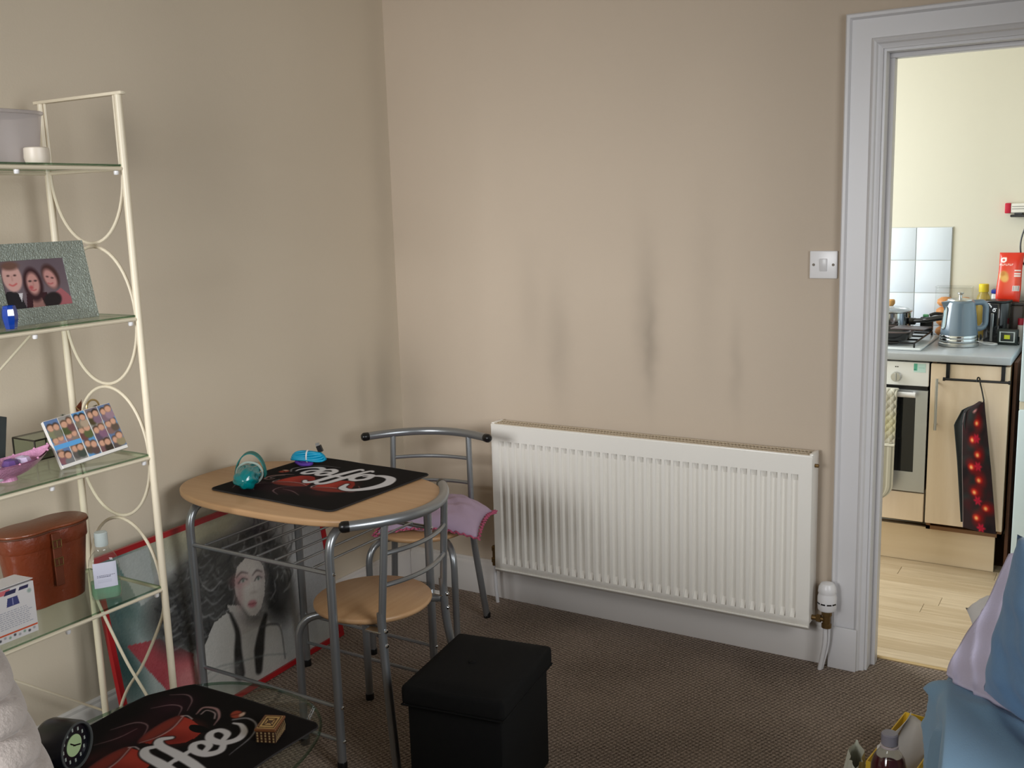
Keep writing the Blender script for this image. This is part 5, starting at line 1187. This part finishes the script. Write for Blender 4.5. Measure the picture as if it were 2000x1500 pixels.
t = thing('spice_jar', 'tiny jar with red lid right of the black gadget', 'jar', (2.118, 1.560, CT))
MB().lathe([(0, 0), (.011, 0), (.011, .07), (0, .071)], 18).build('body', P('jar_pale', (216, 206, 196), .4), t); MB().lathe([(.0115, .0715), (.0115, .098), (0, .099)], 18).build('lid', P('jar_red', (176, 30, 50), .4), t)
def bread():
    t = thing('bread_tub', 'clear plastic tub of bread rolls behind the kettle', 'tub', (1.840, 1.638, CT))
    x, y, h = .082, .047, .215
    f = lambda u, v: ((x-.006*v)*math.copysign(abs(math.cos(2*PI*u))**.5, math.cos(2*PI*u)), (y-.006*v)*math.copysign(abs(math.sin(2*PI*u))**.5, math.sin(2*PI*u)), .002+h*v)
    MB().grid(f, 44, 8, wrapu=True).build('body', M_['clear'], t, smooth=60); MB().prism([f(i/44, 0)[:2] for i in range(44)], 0, .002).build('base', M_['clear'], t)
    MB().prism([(p[0]*1.03, p[1]*1.03) for p in [f(i/44, 1)[:2] for i in range(44)]], h+.002, h+.010, .003).build('lid', M_['clear'], t)
    crm = P('bread_crust', (206, 134, 66), .45, noise=.25, nscale=20)
    k = 0; src = None; col_ = ('left', 'right'); lev = ('bottom', 'second', 'third', 'top')
    for i in range(4):
        for j in range(2):
            lab = 'golden bread roll in the clear tub, %s layer, %s side' % (lev[i], col_[j])
            if src is None:
                src = thing('bread_roll', lab, 'bread', (0, 0, 0), 0, 'bread rolls in the tub')
                MB().lathe([(0, 0), (.024, .002), (.036, .014), (.033, .030), (.018, .041), (0, .043)], 22).build('crust', crm, src, smooth=60); o = src
            else: o = copy_tree(src); o['label'] = lab
            o.location = (1.802+.076*j+.003*(i % 2), 1.636+.004*(i % 2), CT+.0035+.0435*i); o.rotation_euler.z = k*1.3; k += 1
bread()
def rail():
    t = thing('over_door_rail', 'black towel rail hooked over the kitchen cupboard door', 'rail', (2.02, 1.06, .80))
    for x in (1.908, 2.108): MB().box(x-.007, x+.007, 1.078, 1.0845, .800, .856, .001, 1).box(x-.007, x+.007, 1.078, 1.1045, .8535, .856).box(x-.007, x+.007, 1.046, 1.0845, .796, .8015).build('hook_bracket', M_['blackmetal'], t, True)
    MB().tube([(1.900, 1.046, .798), (2.135, 1.046, .798)], .005, 10).build('bar', M_['blackmetal'], t, True)
    for x in (1.900, 2.135): MB().lathe([(.0075, -.004), (.0075, .004)], 12, (x, 1.046, .798), (1, 0, 0)).build('end_knob', M_['blackmetal'], t, True)
rail()
def hanging_cloth():
    t = thing('s_hook', 'small black hook hanging on the towel rail', 'hook', (2.030, 1.046, .80))
    MB().tube(cr([(2.022, 1.033, .796), (2.022, 1.036, .808), (2.024, 1.047, .8125), (2.028, 1.058, .806), (2.030, 1.060, .79), (2.038, 1.050, .765), (2.046, 1.042, .735), (2.049, 1.038, .722), (2.047, 1.030, .716)], 6), .0028, 7).build('wire', M_['blackmetal'], t, True)
    t = thing('hanging_runner', 'dark folded fabric runner printed with red lights hanging on the cupboard', 'cloth', (2.03, 1.035, .20))
    cv = Canvas(0, .30, 0, 1, 60, 190, (50, 38, 40)); rng = np.random.default_rng(3)
    for _ in range(40): cv.ell(rng.uniform(0, .3), rng.uniform(0, 1), .03+.03*rng.random(), .03, [(36, 44, 44), (70, 34, 38), (28, 26, 30), (44, 60, 58)][rng.integers(4)], rng.uniform(0, 3), .02, .7)
    pts = [(.18, .84), (.12, .71), (.17, .60), (.10, .50), (.17, .405), (.12, .305), (.22, .19), (.13, .105)]
    for i, (x, y) in enumerate(pts):
        cv.ell(x+.02, y, .055, .042, (150, 24, 28), rng.uniform(0, 3), .03, .9); cv.ell(x, y, .028, .022, (226, 60, 40), 0, .012); cv.ell(x, y-.004, .014, .013, (250, 190, 120), 0, .008)
    for x, y in ((.17, .72), (.17, .51), (.15, .24), (.17, .03)):
        for k in range(6): a = k*1.05; cv.ell(x+.022*math.cos(a), y+.020*math.sin(a), .016, .009, (200, 36, 64), a, .006)
    cv.ell(.14, .93, .02, .015, (200, 140, 140), 0, .01)
    def fr(a, b):      # front printed face, wider towards the hem
        u = a/.30; xl = 1.990+.018*(1-b)*0+(-.018 if b > .86 else 0)*0; top = b
        x0 = np.interp(b, [0, .5, .82, .92, 1], [1.998, 1.985, 1.978, 1.985, 2.036]); x1 = np.interp(b, [0, .5, 1], [2.118, 2.088, 2.050])
        z = .205+.515*b-.012*u*(1-b)
        return (x0+(x1-x0)*u, 1.030+.012*math.sin(PI*u)*-1+.004*math.sin(9*b), z)
    mb = MB(); st = cv.fill(mb, fr); o = mb.build('printed_face', M_['fabprint'], t, True, smooth=60); paint(o, st, cv); sm = o.modifiers.new('thickness', 'SOLIDIFY'); sm.thickness = .003
    def bk(u, v):
        b = v; xl = np.interp(b, [0, .5, .80, .93, 1], [1.986, 1.962, 1.944, 1.972, 2.040]); xr = np.interp(b, [0, .5, .82, .92, 1], [1.999, 1.986, 1.979, 1.986, 2.040])+.05*(1-b)
        return (xl+(xr-xl)*u, 1.044-.018*u+.010*math.sin(PI*u), .222+.495*v)
    o = MB().grid(bk, 12, 40).build('lining', P('dark_lining', (30, 36, 38), .8), t, True, smooth=60); sm = o.modifiers.new('thickness', 'SOLIDIFY'); sm.thickness = .003
    ed = [fr(0, i/30) for i in range(31)]
    MB().tube([(x, y-.002, z) for x, y, z in ed], .0018, 5).build('hem', P('grey_hem', (128, 116, 116), .8), t, True)
hanging_cloth()
def oven_glove():
    t = thing('oven_glove', 'striped grey quilted oven glove hanging from the oven handle', 'oven glove', (1.66, 1.04, .30))
    cv = Canvas(0, 1, 0, 3.2, 80, 200, (196, 192, 178))
    for i, (x, w, c) in enumerate(((.04, .03, (230, 228, 216)), (.14, .05, (150, 148, 136)), (.24, .04, (226, 224, 210)), (.30, .02, (128, 128, 116)), (.42, .06, (158, 156, 142)), (.52, .05, (232, 230, 220)), (.62, .03, (140, 140, 128)), (.72, .06, (176, 172, 156)), (.80, .03, (230, 228, 216)), (.90, .05, (150, 148, 136)))):
        cv.poly([(x, 0), (x+w, 0), (x+w, 3.2), (x, 3.2)], c, .85)
    cv.ell(.5, 2.2, .6, .28, (206, 200, 140), 0, .2, .5); cv.poly([(0, 1.56), (1, 1.56), (1, 1.62), (0, 1.62)], (222, 218, 204)); cv.poly([(0, 1.545), (1, 1.545), (1, 1.56), (0, 1.56)], (120, 116, 104))
    def f(a, b):
        v = b/3.2; u = a; z = .292+.452*v; w = .066*(1 if v > .13 else max(.05, math.sqrt(max(0, 1-((.13-v)/.13)**2))*.92+.08)); x = 1.664+(2*u-1)*w-.004*(1-v)
        q = .0035*abs(math.sin(PI*(u*5+v*14)))*abs(math.sin(PI*(u*5-v*14))) if v > .5 else .002
        y = 1.026-q-(.004 if v < .5 else 0)+.010*max(0, (v-.97)/.03)**2-.004*math.sin(PI*u)
        return (x, y, z)
    mb = MB(); st = cv.fill(mb, f); o = mb.build('glove', M_['fabprint'], t, True, smooth=60); paint(o, st, cv); sm = o.modifiers.new('thickness', 'SOLIDIFY'); sm.thickness = .010; sm.offset = 1
    MB().box(1.600, 1.728, 1.030, 1.074, .7365, .746, .004, 2).build('hanging_flap', P('glove_binding', (214, 210, 194), .8), t, True)
oven_glove()
def fridge():
    t = thing('fridge', 'pale fridge at the right edge of the kitchen doorway', 'fridge', (2.47, 1.28, 0))
    m = P('fridge_white', (206, 224, 230), .3)
    B('body', m, t, 2.182, 2.76, .985, 1.62, .02, 1.255, .006, 2, True)
    B('lower_door', m, t, 2.180, 2.762, .945, .983, .04, .715, .006, 2, True); B('upper_door', m, t, 2.180, 2.762, .945, .983, .745, 1.255, .006, 2, True)
    B('door_seam', P('seam_cream', (226, 220, 200), .5), t, 2.181, 2.761, .952, .984, .715, .745, .001, 1, True)
    for x in (2.22, 2.72): 
        for y in (1.02, 1.58): MB().lathe([(.018, 0), (.018, .021)], 14, (x, y, -.002)).build('foot', M_['black'], t, True)
fridge()
t = thing('filler_panel', 'narrow dark wood panel between the cupboard and the fridge', 'panel', (2.155, 1.38, 0))
MB().box(2.137, 2.150, 1.165, 1.66, -.002, .86, .001, 1).build('board', P('dark_wood', (96, 58, 32), .6, noise=.2, nscale=12), t, True)
t = thing('wall_gadget', 'white strip lamp with red end cap on the kitchen wall', 'lamp', (2.10, KY, 1.43))
MB().box(2.045, 2.30, KY-.035, KY-.0005, 1.432, 1.472, .004, 2).build('body', P('strip_white', (222, 218, 208), .5), t, True)
MB().box(2.022, 2.045, KY-.037, KY-.002, 1.430, 1.474, .004, 2).build('end_cap', P('strip_red', (196, 24, 56), .4), t, True)
MB().box(2.05, 2.28, KY-.036, KY-.0345, 1.447, 1.450).box(2.05, 2.28, KY-.036, KY-.0345, 1.457, 1.460).build('grille_line', P('strip_grey', (150, 148, 142), .5), t, True)
MB().box(2.045, 2.14, KY-.045, KY-.006, 1.414, 1.424, .003, 1).box(2.06, 2.09, KY-.03, KY-.008, 1.424, 1.4325).build('clip', M_['black'], t, True)
MB().tube(cr([(2.128, KY-.04, 1.414), (2.115, KY-.05, 1.39), (2.098, KY-.055, 1.34), (2.093, KY-.06, 1.29), (2.103, KY-.06, 1.23), (2.125, KY-.07, 1.19), (2.155, KY-.06, 1.10), (2.160, KY-.03, .90)], 8), .0035, 8).build('lead', M_['black'], t, True)
